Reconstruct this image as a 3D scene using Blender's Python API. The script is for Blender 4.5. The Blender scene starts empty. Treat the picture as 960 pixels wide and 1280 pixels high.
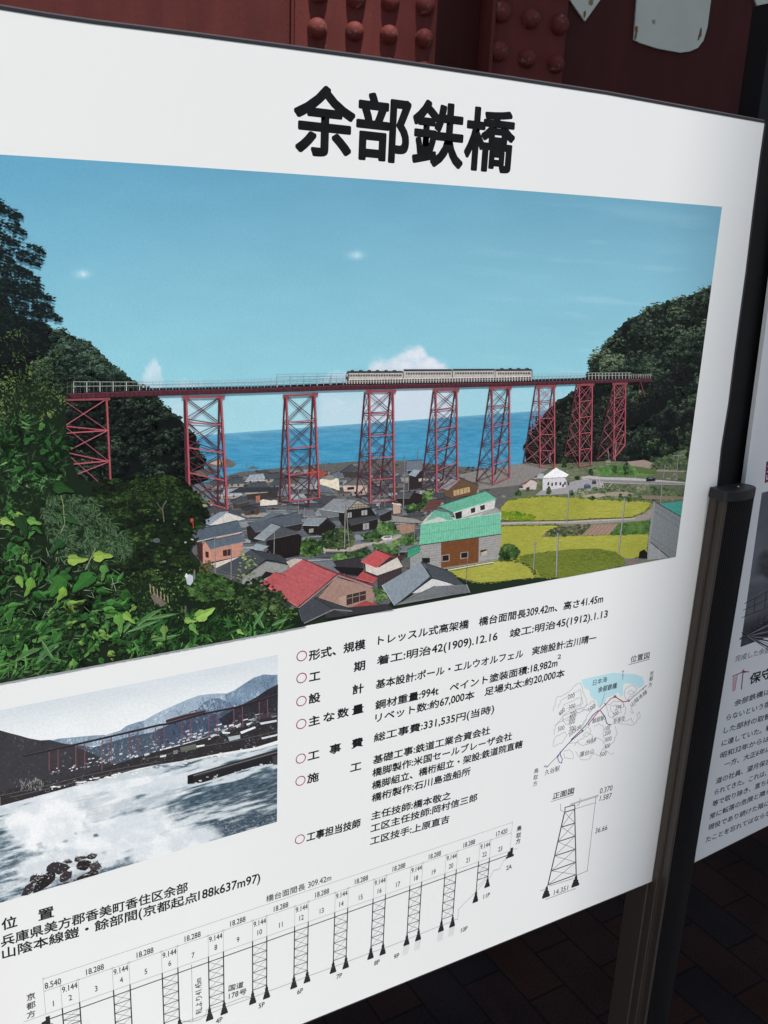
import bpy, bmesh, math, random
import numpy as np
from mathutils import Vector, Matrix

random.seed(7)
rng = np.random.default_rng(11)
S = bpy.context.scene
COL = S.collection

# ------------------------------------------------------------------ camera
F_PX, CX, CY, CAM_D, CAM_H = 1160.0, 480.0, 640.0, 0.76, 1.55      # focal in photo pixels, distance to the board face, eye height
_vh = np.array([2582.0 - CX, 372.0 - CY, F_PX])
_vx = 320.0
_vy = CY + (F_PX * F_PX + _vh[0] * (_vx - CX)) / (-_vh[1])
_vv = np.array([_vx - CX, _vy - CY, F_PX])
RX = _vh / np.linalg.norm(_vh)
RZ = -_vv / np.linalg.norm(_vv)
RY = np.cross(RZ, RX)
RM = np.array([RX, RY, RZ])                                         # camera (x right, y down, z ahead) -> world
camd = bpy.data.cameras.new('camera')
cam = bpy.data.objects.new('camera', camd)
COL.objects.link(cam)
camd.sensor_fit = 'VERTICAL'
camd.sensor_height = 24.0
camd.sensor_width = 18.0
camd.lens = F_PX / 1280.0 * 24.0
camd.clip_start = 0.02
camd.clip_end = 5000.0
right, up, back = RM @ np.array([1, 0, 0.]), RM @ np.array([0, -1, 0.]), RM @ np.array([0, 0, -1.])
cam.matrix_world = Matrix(((right[0], up[0], back[0], 0.0), (right[1], up[1], back[1], -CAM_D),
                           (right[2], up[2], back[2], CAM_H), (0, 0, 0, 1)))
S.camera = cam

# ------------------------------------------------------------------ light
SHADE_X = 0.86                                                     # where the shadow edge crosses the board
SUN_EL, SUN_AZ = math.radians(70.0), math.radians(-6.0)            # azimuth of the sun measured from -Y towards +X
W = bpy.data.worlds.new('World')
S.world = W
W.use_nodes = True
nt = W.node_tree
sky = nt.nodes.new('ShaderNodeTexSky')
sky.sky_type = 'NISHITA'
sky.sun_disc = False
sky.sun_elevation = SUN_EL
sky.sun_rotation = math.pi - SUN_AZ
sky.air_density = 1.0
sky.dust_density = 2.5
bg = nt.nodes['Background']
bg.inputs['Strength'].default_value = 0.09
nt.links.new(sky.outputs[0], bg.inputs[0])
sd = bpy.data.lights.new('sun', 'SUN')
sun = bpy.data.objects.new('sun', sd)
COL.objects.link(sun)
sd.energy = 5.0
sd.angle = math.radians(0.5)
sd.color = (1.0, 0.96, 0.9)
sv = Vector((math.cos(SUN_EL) * math.sin(SUN_AZ), -math.cos(SUN_EL) * math.cos(SUN_AZ), math.sin(SUN_EL)))
sun.rotation_euler = sv.to_track_quat('Z', 'Y').to_euler()
sun.location = sv * 30
vs = S.view_settings
vs.view_transform = 'Standard'
vs.look = 'None'
vs.exposure = 0.19
vs.gamma = 1.0
vs.use_curve_mapping = False

# ------------------------------------------------------------------ helpers
def lin(c):
    c = np.asarray(c, float) / 255.0
    return np.where(c <= 0.04045, c / 12.92, ((c + 0.055) / 1.055) ** 2.4)

PAPER = 0.80 / 0.745
def ink(c):                                                        # a printed colour, as reflectance
    return np.clip(lin(c) * PAPER, 0.0, 0.9)

def ray(x, y):
    x = np.asarray(x, float); y = np.asarray(y, float)
    return np.stack([x - CX, y - CY, np.full_like(x, F_PX)], -1) @ RM.T

def onboard(pts, depth=0.0):                                       # traced print points -> (u, v) on the board face
    p = np.asarray(pts, float).reshape(-1, 2)
    d = ray(p[:, 0], p[:, 1])
    t = (CAM_D - depth) / d[:, 1]
    q = d * t[:, None]
    return np.stack([q[:, 0], q[:, 2] + CAM_H], 1)

def mat(name, color=(0.5, 0.5, 0.5), rough=0.5, spec=0.5, metal=0.0):
    m = bpy.data.materials.new(name)
    m.use_nodes = True
    b = m.node_tree.nodes['Principled BSDF']
    b.inputs['Base Color'].default_value = (*color, 1)
    b.inputs['Roughness'].default_value = rough
    b.inputs['Specular IOR Level'].default_value = spec
    b.inputs['Metallic'].default_value = metal
    return m

def nodes(m):
    return m.node_tree.nodes, m.node_tree.links, m.node_tree.nodes['Principled BSDF']

def noise_tint(m, c1, c2, scale, detail=6, coord='Object', p0=0.35, p1=0.65, rough=None, bump=0.0, bscale=None, bdist=0.002):
    N, L, b = nodes(m)
    tc = N.new('ShaderNodeTexCoord')
    n = N.new('ShaderNodeTexNoise'); n.inputs['Scale'].default_value = scale; n.inputs['Detail'].default_value = detail
    n.inputs['Roughness'].default_value = 0.65
    r = N.new('ShaderNodeValToRGB')
    r.color_ramp.elements[0].position = p0; r.color_ramp.elements[0].color = (*c1, 1)
    r.color_ramp.elements[1].position = p1; r.color_ramp.elements[1].color = (*c2, 1)
    L.new(tc.outputs[coord], n.inputs['Vector']); L.new(n.outputs[0], r.inputs[0]); L.new(r.outputs[0], b.inputs['Base Color'])
    if rough:
        mr = N.new('ShaderNodeMapRange'); mr.inputs[3].default_value = rough[0]; mr.inputs[4].default_value = rough[1]
        L.new(n.outputs[0], mr.inputs[0]); L.new(mr.outputs[0], b.inputs['Roughness'])
    if bump:
        n2 = N.new('ShaderNodeTexNoise'); n2.inputs['Scale'].default_value = bscale or scale * 4; n2.inputs['Detail'].default_value = 5
        bp = N.new('ShaderNodeBump'); bp.inputs['Strength'].default_value = bump; bp.inputs['Distance'].default_value = bdist
        L.new(tc.outputs[coord], n2.inputs['Vector']); L.new(n2.outputs[0], bp.inputs['Height']); L.new(bp.outputs[0], b.inputs['Normal'])
    return tc, n, r

def link(name, me, m=None, parent=None, smooth=False):
    o = bpy.data.objects.new(name, me)
    COL.objects.link(o)
    if m is not None:
        me.materials.append(m)
    if parent is not None:
        o.parent = parent
    if smooth:
        for p in me.polygons:
            p.use_smooth = True
    return o

def from_bm(name, bm, m, parent=None, bevel=0.0, smooth=False):
    me = bpy.data.meshes.new(name)
    bmesh.ops.recalc_face_normals(bm, faces=bm.faces)
    bm.to_mesh(me); bm.free()
    o = link(name, me, m, parent, smooth)
    if bevel:
        md = o.modifiers.new('edge', 'BEVEL'); md.width = bevel; md.segments = 2; md.limit_method = 'ANGLE'; md.angle_limit = math.radians(40)
    return o

def box(bm, x0, x1, y0, y1, z0, z1, M=None):
    vs_ = [Vector((x, y, z)) for z in (z0, z1) for (x, y) in ((x0, y0), (x1, y0), (x1, y1), (x0, y1))]
    if M is not None:
        vs_ = [M @ v for v in vs_]
    v = [bm.verts.new(q) for q in vs_]
    for f in ((3, 2, 1, 0), (4, 5, 6, 7), (0, 1, 5, 4), (1, 2, 6, 5), (2, 3, 7, 6), (3, 0, 4, 7)):
        bm.faces.new([v[i] for i in f])

def prism(bm, outline, z0, z1, M=None):                            # outline in x, y
    lo = [Vector((x, y, z0)) for x, y in outline]; hi = [Vector((x, y, z1)) for x, y in outline]
    if M is not None:
        lo = [M @ v for v in lo]; hi = [M @ v for v in hi]
    a = [bm.verts.new(v) for v in lo]; b = [bm.verts.new(v) for v in hi]
    n = len(a)
    bm.faces.new(list(reversed(a))); bm.faces.new(b)
    for i in range(n):
        j = (i + 1) % n
        bm.faces.new([a[i], a[j], b[j], b[i]])

def plate(bm, outline, y0, y1, M=None):                            # outline in x, z, thickness along y
    lo = [Vector((x, y0, z)) for x, z in outline]; hi = [Vector((x, y1, z)) for x, z in outline]
    if M is not None:
        lo = [M @ v for v in lo]; hi = [M @ v for v in hi]
    a = [bm.verts.new(v) for v in lo]; b = [bm.verts.new(v) for v in hi]
    n = len(a)
    bm.faces.new(a); bm.faces.new(list(reversed(b)))
    for i in range(n):
        j = (i + 1) % n
        bm.faces.new([a[j], a[i], b[i], b[j]])

def empty(name, label, cat, loc=(0, 0, 0), rot=0.0, group=None):
    o = bpy.data.objects.new(name, None)
    COL.objects.link(o)
    o.location = loc
    o.rotation_euler = (0, 0, rot)
    o.empty_display_size = 0.1
    o['label'] = label; o['category'] = cat
    if group:
        o['group'] = group
    return o

def tag(o, label=None, cat=None, group=None, kind=None):
    for k, v in (('label', label), ('category', cat), ('group', group), ('kind', kind)):
        if v:
            o[k] = v
    return o
# ------------------------------------------------------------------ setting: paving, bridge steelwork, roof
def paving_material():
    m = mat('brick_paving', rough=0.9, spec=0.12)
    N, L, b = nodes(m)
    tc = N.new('ShaderNodeTexCoord')
    mp = N.new('ShaderNodeMapping')
    mp.inputs['Rotation'].default_value = (0, 0, math.radians(PAVE_ROT))
    br = N.new('ShaderNodeTexBrick')
    br.inputs['Color1'].default_value = (0.036, 0.02, 0.016, 1)
    br.inputs['Color2'].default_value = (0.018, 0.019, 0.021, 1)
    br.inputs['Mortar'].default_value = (0.012, 0.011, 0.01, 1)
    br.inputs['Scale'].default_value = 1.0
    br.inputs['Mortar Size'].default_value = 0.0028
    br.inputs['Mortar Smooth'].default_value = 0.25
    br.inputs['Bias'].default_value = -0.1
    br.inputs['Brick Width'].default_value = 0.2
    br.inputs['Row Height'].default_value = 0.1
    L.new(tc.outputs['Object'], mp.inputs[0]); L.new(mp.outputs[0], br.inputs['Vector'])
    n = N.new('ShaderNodeTexNoise'); n.inputs['Scale'].default_value = 220; n.inputs['Detail'].default_value = 4
    n3 = N.new('ShaderNodeTexNoise'); n3.inputs['Scale'].default_value = 5; n3.inputs['Detail'].default_value = 5
    L.new(tc.outputs['Object'], n.inputs['Vector']); L.new(tc.outputs['Object'], n3.inputs['Vector'])
    mr = N.new('ShaderNodeMapRange'); mr.inputs[1].default_value = 0.3; mr.inputs[2].default_value = 0.7
    mr.inputs[3].default_value = 0.72; mr.inputs[4].default_value = 1.3
    L.new(n.outputs[0], mr.inputs[0])
    mr3 = N.new('ShaderNodeMapRange'); mr3.inputs[1].default_value = 0.3; mr3.inputs[2].default_value = 0.7
    mr3.inputs[3].default_value = 0.75; mr3.inputs[4].default_value = 1.2
    L.new(n3.outputs[0], mr3.inputs[0])
    mu = N.new('ShaderNodeMath'); mu.operation = 'MULTIPLY'
    L.new(mr.outputs[0], mu.inputs[0]); L.new(mr3.outputs[0], mu.inputs[1])
    vm = N.new('ShaderNodeVectorMath'); vm.operation = 'SCALE'
    L.new(br.outputs['Color'], vm.inputs[0]); L.new(mu.outputs[0], vm.inputs['Scale'])
    L.new(vm.outputs[0], b.inputs['Base Color'])
    bp = N.new('ShaderNodeBump'); bp.inputs['Strength'].default_value = 0.5; bp.inputs['Distance'].default_value = 0.004
    inv = N.new('ShaderNodeMath'); inv.operation = 'SUBTRACT'; inv.inputs[0].default_value = 1.0
    ad = N.new('ShaderNodeMath'); ad.operation = 'MULTIPLY_ADD'; ad.inputs[1].default_value = 0.25
    L.new(br.outputs['Fac'], inv.inputs[1]); L.new(n.outputs[0], ad.inputs[0]); L.new(inv.outputs[0], ad.inputs[2])
    L.new(ad.outputs[0], bp.inputs['Height']); L.new(bp.outputs[0], b.inputs['Normal'])
    return m

PAVE_ROT = 0.0
_d = [ray(*p) for p in ((835, 1231), (878, 1270))]
_g = [q * (-CAM_H / q[2]) for q in _d]
PAVE_ROT = -math.degrees(math.atan2(_g[1][1] - _g[0][1], _g[1][0] - _g[0][0]))
bm = bmesh.new()
R_ = 900.0
v = [bm.verts.new(p) for p in ((-R_, -R_, 0), (R_, -R_, 0), (R_, R_, 0), (-R_, R_, 0))]
bm.faces.new(v)
tag(from_bm('ground', bm, paving_material()), kind='structure')

M_CONC = mat('bounce_concrete', rough=0.85, spec=0.2)
noise_tint(M_CONC, (0.4, 0.39, 0.36), (0.5, 0.49, 0.46), 1.7, 8, bump=0.3, bscale=160, bdist=0.002)
bm = bmesh.new()
box(bm, -18.0, 18.0, -24.0, -0.22, -0.05, 0.004)
tag(from_bm('bounce_sheet', bm, M_CONC), kind='structure')  # unseen pale sheet, added to bounce light up onto the board

# -- red steelwork
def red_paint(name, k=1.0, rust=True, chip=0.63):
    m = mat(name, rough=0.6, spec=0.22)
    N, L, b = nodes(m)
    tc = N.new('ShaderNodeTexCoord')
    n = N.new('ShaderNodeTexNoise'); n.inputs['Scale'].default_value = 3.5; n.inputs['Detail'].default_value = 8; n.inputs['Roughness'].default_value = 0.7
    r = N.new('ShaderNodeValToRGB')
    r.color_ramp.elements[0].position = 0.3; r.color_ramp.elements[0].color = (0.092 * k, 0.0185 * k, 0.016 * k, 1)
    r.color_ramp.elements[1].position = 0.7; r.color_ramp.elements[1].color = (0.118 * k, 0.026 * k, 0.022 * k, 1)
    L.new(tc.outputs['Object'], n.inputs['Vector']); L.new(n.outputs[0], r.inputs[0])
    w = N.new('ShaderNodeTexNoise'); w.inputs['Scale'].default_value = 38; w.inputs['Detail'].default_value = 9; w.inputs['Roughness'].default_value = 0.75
    wr = N.new('ShaderNodeValToRGB'); wr.color_ramp.elements[0].position = chip; wr.color_ramp.elements[1].position = chip + 0.11
    L.new(tc.outputs['Object'], w.inputs['Vector']); L.new(w.outputs[0], wr.inputs[0])
    gr = N.new('ShaderNodeTexNoise'); gr.inputs['Scale'].default_value = 1.0; gr.inputs['Detail'].default_value = 7; gr.inputs['Roughness'].default_value = 0.7
    gm = N.new('ShaderNodeMapping'); gm.inputs['Scale'].default_value = (16, 16, 2.2)                # rain-washed streaks of grime
    gp = N.new('ShaderNodeMapRange'); gp.inputs[1].default_value = 0.35; gp.inputs[2].default_value = 0.7; gp.inputs[3].default_value = 1.06; gp.inputs[4].default_value = 0.72
    gv = N.new('ShaderNodeVectorMath'); gv.operation = 'SCALE'
    L.new(tc.outputs['Object'], gm.inputs[0]); L.new(gm.outputs[0], gr.inputs['Vector']); L.new(gr.outputs[0], gp.inputs[0]); L.new(r.outputs[0], gv.inputs[0]); L.new(gp.outputs[0], gv.inputs['Scale'])
    mx = N.new('ShaderNodeMixRGB'); mx.inputs[2].default_value = (0.27, 0.2, 0.17, 1)
    L.new(wr.outputs[0], mx.inputs[0]); L.new(gv.outputs[0], mx.inputs[1]); L.new(mx.outputs[0], b.inputs['Base Color'])
    if not rust:
        mx.inputs[0].default_value = 0.0
        for l in list(mx.inputs[0].links):
            L.remove(l)
    n2 = N.new('ShaderNodeTexNoise'); n2.inputs['Scale'].default_value = 120; n2.inputs['Detail'].default_value = 5
    bp = N.new('ShaderNodeBump'); bp.inputs['Strength'].default_value = 0.25; bp.inputs['Distance'].default_value = 0.0015
    L.new(tc.outputs['Object'], n2.inputs['Vector']); L.new(n2.outputs[0], bp.inputs['Height']); L.new(bp.outputs[0], b.inputs['Normal'])
    mr = N.new('ShaderNodeMapRange'); mr.inputs[3].default_value = 0.5; mr.inputs[4].default_value = 0.8
    L.new(n.outputs[0], mr.inputs[0]); L.new(mr.outputs[0], b.inputs['Roughness'])
    return m

M_RED = red_paint('red_lead_paint', 1.0, False)
M_REDSHADE = red_paint('shaded_red_paint', 0.6, False)  # same red, darkened: shade on the right-hand steel put into the colour
M_RIVET = red_paint('chipped_rivet_paint', 1.5, True, 0.55)
M_REDWORN = red_paint('worn_red_paint', 1.25, True)
G_DIST = 2.4
_gd = ray(4350.0, 447.0); _gd = _gd / np.linalg.norm(_gd)
G_ROT = math.atan2(_gd[1], _gd[0])
_gp = ray(460.0, 40.0); _gp = _gp / np.linalg.norm(_gp) * G_DIST
G_O = Vector((float(_gp[0]), float(_gp[1]) - CAM_D, 0.0))
girder = empty('bridge_pier', 'dark red riveted steel pier section standing behind the boards', 'bridge pier', G_O, G_ROT)
_gx = np.array([math.cos(G_ROT), math.sin(G_ROT), 0]); _gn = np.array([-math.sin(G_ROT), math.cos(G_ROT), 0])
def ongirder(x, y, off=0.0):                                       # (along, height) on the steel face, off = depth behind it
    d = ray(x, y); o = np.array([0, -CAM_D, CAM_H]); g = np.array(G_O) + _gn * off
    t = np.dot(g - o, _gn) / np.dot(d, _gn)
    p = o + d * t - g
    return float(np.dot(p, _gx)), float(p[2])
GX = lambda px, off=0.0: ongirder(px, 30.0, off)[0]
ZT = 3.4
def strip(name, xa, xb, y0, y1, m, z0=0.0, z1=ZT, bevel=0.002):
    bm = bmesh.new(); box(bm, xa, xb, y0, y1, z0, z1)
    return from_bm(name, bm, m, girder, bevel)
x362, x368, x545, x612, x617, x710 = [GX(p) for p in (361, 367.5, 546, 612, 617, 710)]
strip('flange_plate', x368 - 1.9, x362 + 0.004, 0.006, 0.022, M_RED)
strip('flange_edge', x362 + 0.004, x368, -0.004, 0.018, M_RED)
strip('rivet_plate', x368 + 0.001, x545, 0.0, 0.016, M_REDWORN)
strip('web_plate', x545 - 0.005, x617 + 0.01, 0.07, 0.084, M_REDSHADE)
strip('angle_edge', x612, x617, -0.012, 0.064, M_REDWORN)
strip('rivet_plate', x617 + 0.001, x710, 0.004, 0.02, M_REDWORN, bevel=0.004)
strip('web_plate', x710 - 0.03, x710 + 2.6, 0.021, 0.037, M_REDSHADE)

def rivet_mesh(r, h):
    bm = bmesh.new()
    prof = [(r * 1.02, 0.0), (r * 0.99, h * 0.2), (r * 0.9, h * 0.5), (r * 0.7, h * 0.8), (r * 0.38, h * 0.96)]
    rings = []
    for rr, hh in prof:
        rings.append([bm.verts.new((rr * math.cos(a), -hh, rr * math.sin(a))) for a in [2 * math.pi * k / 20 for k in range(20)]])
    top = bm.verts.new((0, -h, 0))
    for a, b_ in zip(rings, rings[1:]):
        for k in range(20):
            bm.faces.new([a[k], a[(k + 1) % 20], b_[(k + 1) % 20], b_[k]])
    for k in range(20):
        bm.faces.new([rings[-1][k], rings[-1][(k + 1) % 20], top])
    bmesh.ops.recalc_face_normals(bm, faces=bm.faces)
    me = bpy.data.meshes.new('rivet'); bm.to_mesh(me); bm.free()
    for p in me.polygons:
        p.use_smooth = True
    me.materials.append(M_RIVET)
    return me
RIV = rivet_mesh(0.0225, 0.0235)
def rivets(cols, zrow, pitch, rows, depth, jitter=0.002):
    for r_i in range(rows):
        for (cx, cz) in cols:
            o = bpy.data.objects.new('rivet', RIV)
            COL.objects.link(o); o.parent = girder
            o.location = (cx + random.uniform(-jitter, jitter), depth, cz + zrow + pitch * r_i + random.uniform(-jitter, jitter))
            s = random.uniform(0.94, 1.06)
            o.scale = (s, 1, s)
            o.rotation_euler = (0, random.uniform(0, 6.28), 0)
cols = [ongirder(*p) for p in ((397, 35), (443, 39), (487, 43.5), (530, 49))]
rv = ongirder(400, -8)[1] - ongirder(397, 35)[1]
rivets(cols, 0, rv, 4, 0.0)
rivets([(c[0], c[1] - 2 * rv) for c in cols], 0, rv, 2, 0.0)
cols2 = [ongirder(*p, 0.004) for p in ((623, 65), (659, 73), (694, 80))]
rivets(cols2, 0, ongirder(661, 24, 0.004)[1] - cols2[1][1], 3, 0.004)

M_CREAM = mat('weathered_cream_paint', rough=0.7, spec=0.3)
tc, n, r = noise_tint(M_CREAM, (0.5, 0.55, 0.48), (0.6, 0.65, 0.58), 6, 6, p0=0.3, p1=0.7)
_N, _L, _b = nodes(M_CREAM)
_w = _N.new('ShaderNodeTexNoise'); _w.inputs['Scale'].default_value = 26; _w.inputs['Detail'].default_value = 8
_r = _N.new('ShaderNodeValToRGB'); _r.color_ramp.elements[0].position = 0.70; _r.color_ramp.elements[1].position = 0.76
_m = _N.new('ShaderNodeMixRGB'); _m.inputs[2].default_value = (0.24, 0.17, 0.1, 1)
_L.new(tc.outputs['Object'], _w.inputs['Vector']); _L.new(_w.outputs[0], _r.inputs[0]); _L.new(_r.outputs[0], _m.inputs[0])
_L.new(r.outputs[0], _m.inputs[1]); _L.new(_m.outputs[0], _b.inputs['Base Color'])
def gplate(pts, ext):
    q = [ongirder(*p, 0.016) for p in pts]
    q = [(a, z) if k not in ext else (a, z + 0.35) for k, (a, z) in enumerate(q)]
    bm = bmesh.new(); plate(bm, q, 0.014, 0.0205)
    return from_bm('painted_plate', bm, M_CREAM, girder, 0.001)
gplate([(789, 0), (792, 50), (800, 54), (822, 61), (850, 66), (862, 64.5), (872, 60), (879, 51), (884, 34), (889, 0)], (0, 9))
gplate([(709, -4), (731, 27), (753, -4)], ())
gplate([(941, -6), (961, 47), (975, 80), (1000, 80), (1000, -6)], ())
M_RUST = mat('rust_stain', (0.2, 0.11, 0.055), 0.9, 0.2)
for (px, py, s) in ((796, 37, 0.009), (795, 45, 0.006), (876, 41, 0.008), (874, 47, 0.005), (731, 17, 0.006)):
    a, z = ongirder(px, py, 0.012)
    bm = bmesh.new()
    plate(bm, [(a + s * (0.6 + 0.6 * random.random()) * math.cos(t) * 0.55, z + s * (0.7 + 0.9 * random.random()) * math.sin(t)) for t in [k * 0.524 for k in range(12)]], 0.0128, 0.0139)
    from_bm('rust_patch', bm, M_RUST, girder)

# -- the tall viaduct deck far overhead, whose shadow falls on the right hand side
M_DECK = mat('weathered_concrete', (0.3, 0.29, 0.27), 0.8, 0.2)
noise_tint(M_DECK, (0.24, 0.23, 0.21), (0.34, 0.33, 0.31), 0.6)
deck = empty('viaduct', 'tall concrete viaduct deck on square piers high above the boards', 'viaduct', (0, 0, 0))
DECK_Z = 26.0
_tx = math.tan(math.pi / 2 - SUN_EL) * math.sin(SUN_AZ); _ty = -math.tan(math.pi / 2 - SUN_EL) * math.cos(SUN_AZ)
DECK_X, DECK_Y = SHADE_X + DECK_Z * _tx, DECK_Z * _ty
deck.location = (DECK_X, DECK_Y, 0)
deck.rotation_euler = (0, 0, -math.radians(14.0))
bm = bmesh.new(); box(bm, 0.0, 7.0, -60, 60, DECK_Z, DECK_Z + 1.2)
from_bm('deck_slab', bm, M_DECK, deck, 0.02)
for py in (-42, -22, 22, 42):
    bm = bmesh.new(); box(bm, 2.2, 4.8, py - 1.2, py + 1.2, 0.0, DECK_Z - 0.004)
    from_bm('pier', bm, M_DECK, deck, 0.02)
# ------------------------------------------------------------------ printing: flat coloured film laid on the board face
def noise2(shape_seed, x, y):                                      # smooth value noise, 0..1
    r = np.random.default_rng(shape_seed)
    T = r.random((256, 256))
    xi = np.floor(x).astype(int); yi = np.floor(y).astype(int)
    fx = x - xi; fy = y - yi
    fx = fx * fx * (3 - 2 * fx); fy = fy * fy * (3 - 2 * fy)
    a = T[xi % 256, yi % 256]; b = T[(xi + 1) % 256, yi % 256]; c = T[xi % 256, (yi + 1) % 256]; d = T[(xi + 1) % 256, (yi + 1) % 256]
    return (a * (1 - fx) + b * fx) * (1 - fy) + (c * (1 - fx) + d * fx) * fy
def fbm(seed, x, y, oct=5, gain=0.55):
    s = 0; a = 1.0; t = 0
    for k in range(oct):
        s = s + a * noise2(seed + k, x * 2 ** k, y * 2 ** k); t += a; a *= gain
    return s / t
def smooth(a, b, x):
    t = np.clip((x - a) / (b - a), 0, 1)
    return t * t * (3 - 2 * t)
def mix(c1, c2, t):
    return np.asarray(c1, float) * (1 - t) + np.asarray(c2, float) * t

def print_material(name, rough=0.42, grain=0.075):
    m = mat(name, rough=rough, spec=0.2)
    N, L, b = nodes(m)
    at = N.new('ShaderNodeAttribute'); at.attribute_name = 'ink'
    tc = N.new('ShaderNodeTexCoord')
    n = N.new('ShaderNodeTexNoise'); n.inputs['Scale'].default_value = 900; n.inputs['Detail'].default_value = 2
    mr = N.new('ShaderNodeMapRange'); mr.inputs[1].default_value = 0.25; mr.inputs[2].default_value = 0.75
    mr.inputs[3].default_value = 1 - grain; mr.inputs[4].default_value = 1 + grain
    vm = N.new('ShaderNodeVectorMath'); vm.operation = 'SCALE'
    L.new(tc.outputs['Object'], n.inputs['Vector']); L.new(n.outputs[0], mr.inputs[0])
    n2 = N.new('ShaderNodeTexNoise'); n2.inputs['Scale'].default_value = 330; n2.inputs['Detail'].default_value = 5; n2.inputs['Roughness'].default_value = 0.7
    mr2 = N.new('ShaderNodeMapRange'); mr2.clamp = False; mr2.inputs[1].default_value = 0.25; mr2.inputs[2].default_value = 0.75; mr2.inputs[3].default_value = -0.42; mr2.inputs[4].default_value = 0.42
    m2 = N.new('ShaderNodeMath'); m2.operation = 'MULTIPLY'; m3 = N.new('ShaderNodeMath'); m3.operation = 'ADD'; m3.use_clamp = False
    L.new(tc.outputs['Object'], n2.inputs['Vector']); L.new(n2.outputs[0], mr2.inputs[0]); L.new(mr2.outputs[0], m2.inputs[0]); L.new(at.outputs['Alpha'], m2.inputs[1])
    L.new(m2.outputs[0], m3.inputs[0]); L.new(mr.outputs[0], m3.inputs[1])
    L.new(at.outputs['Color'], vm.inputs[0]); L.new(m3.outputs[0], vm.inputs['Scale']); L.new(vm.outputs[0], b.inputs['Base Color'])
    return m

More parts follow.
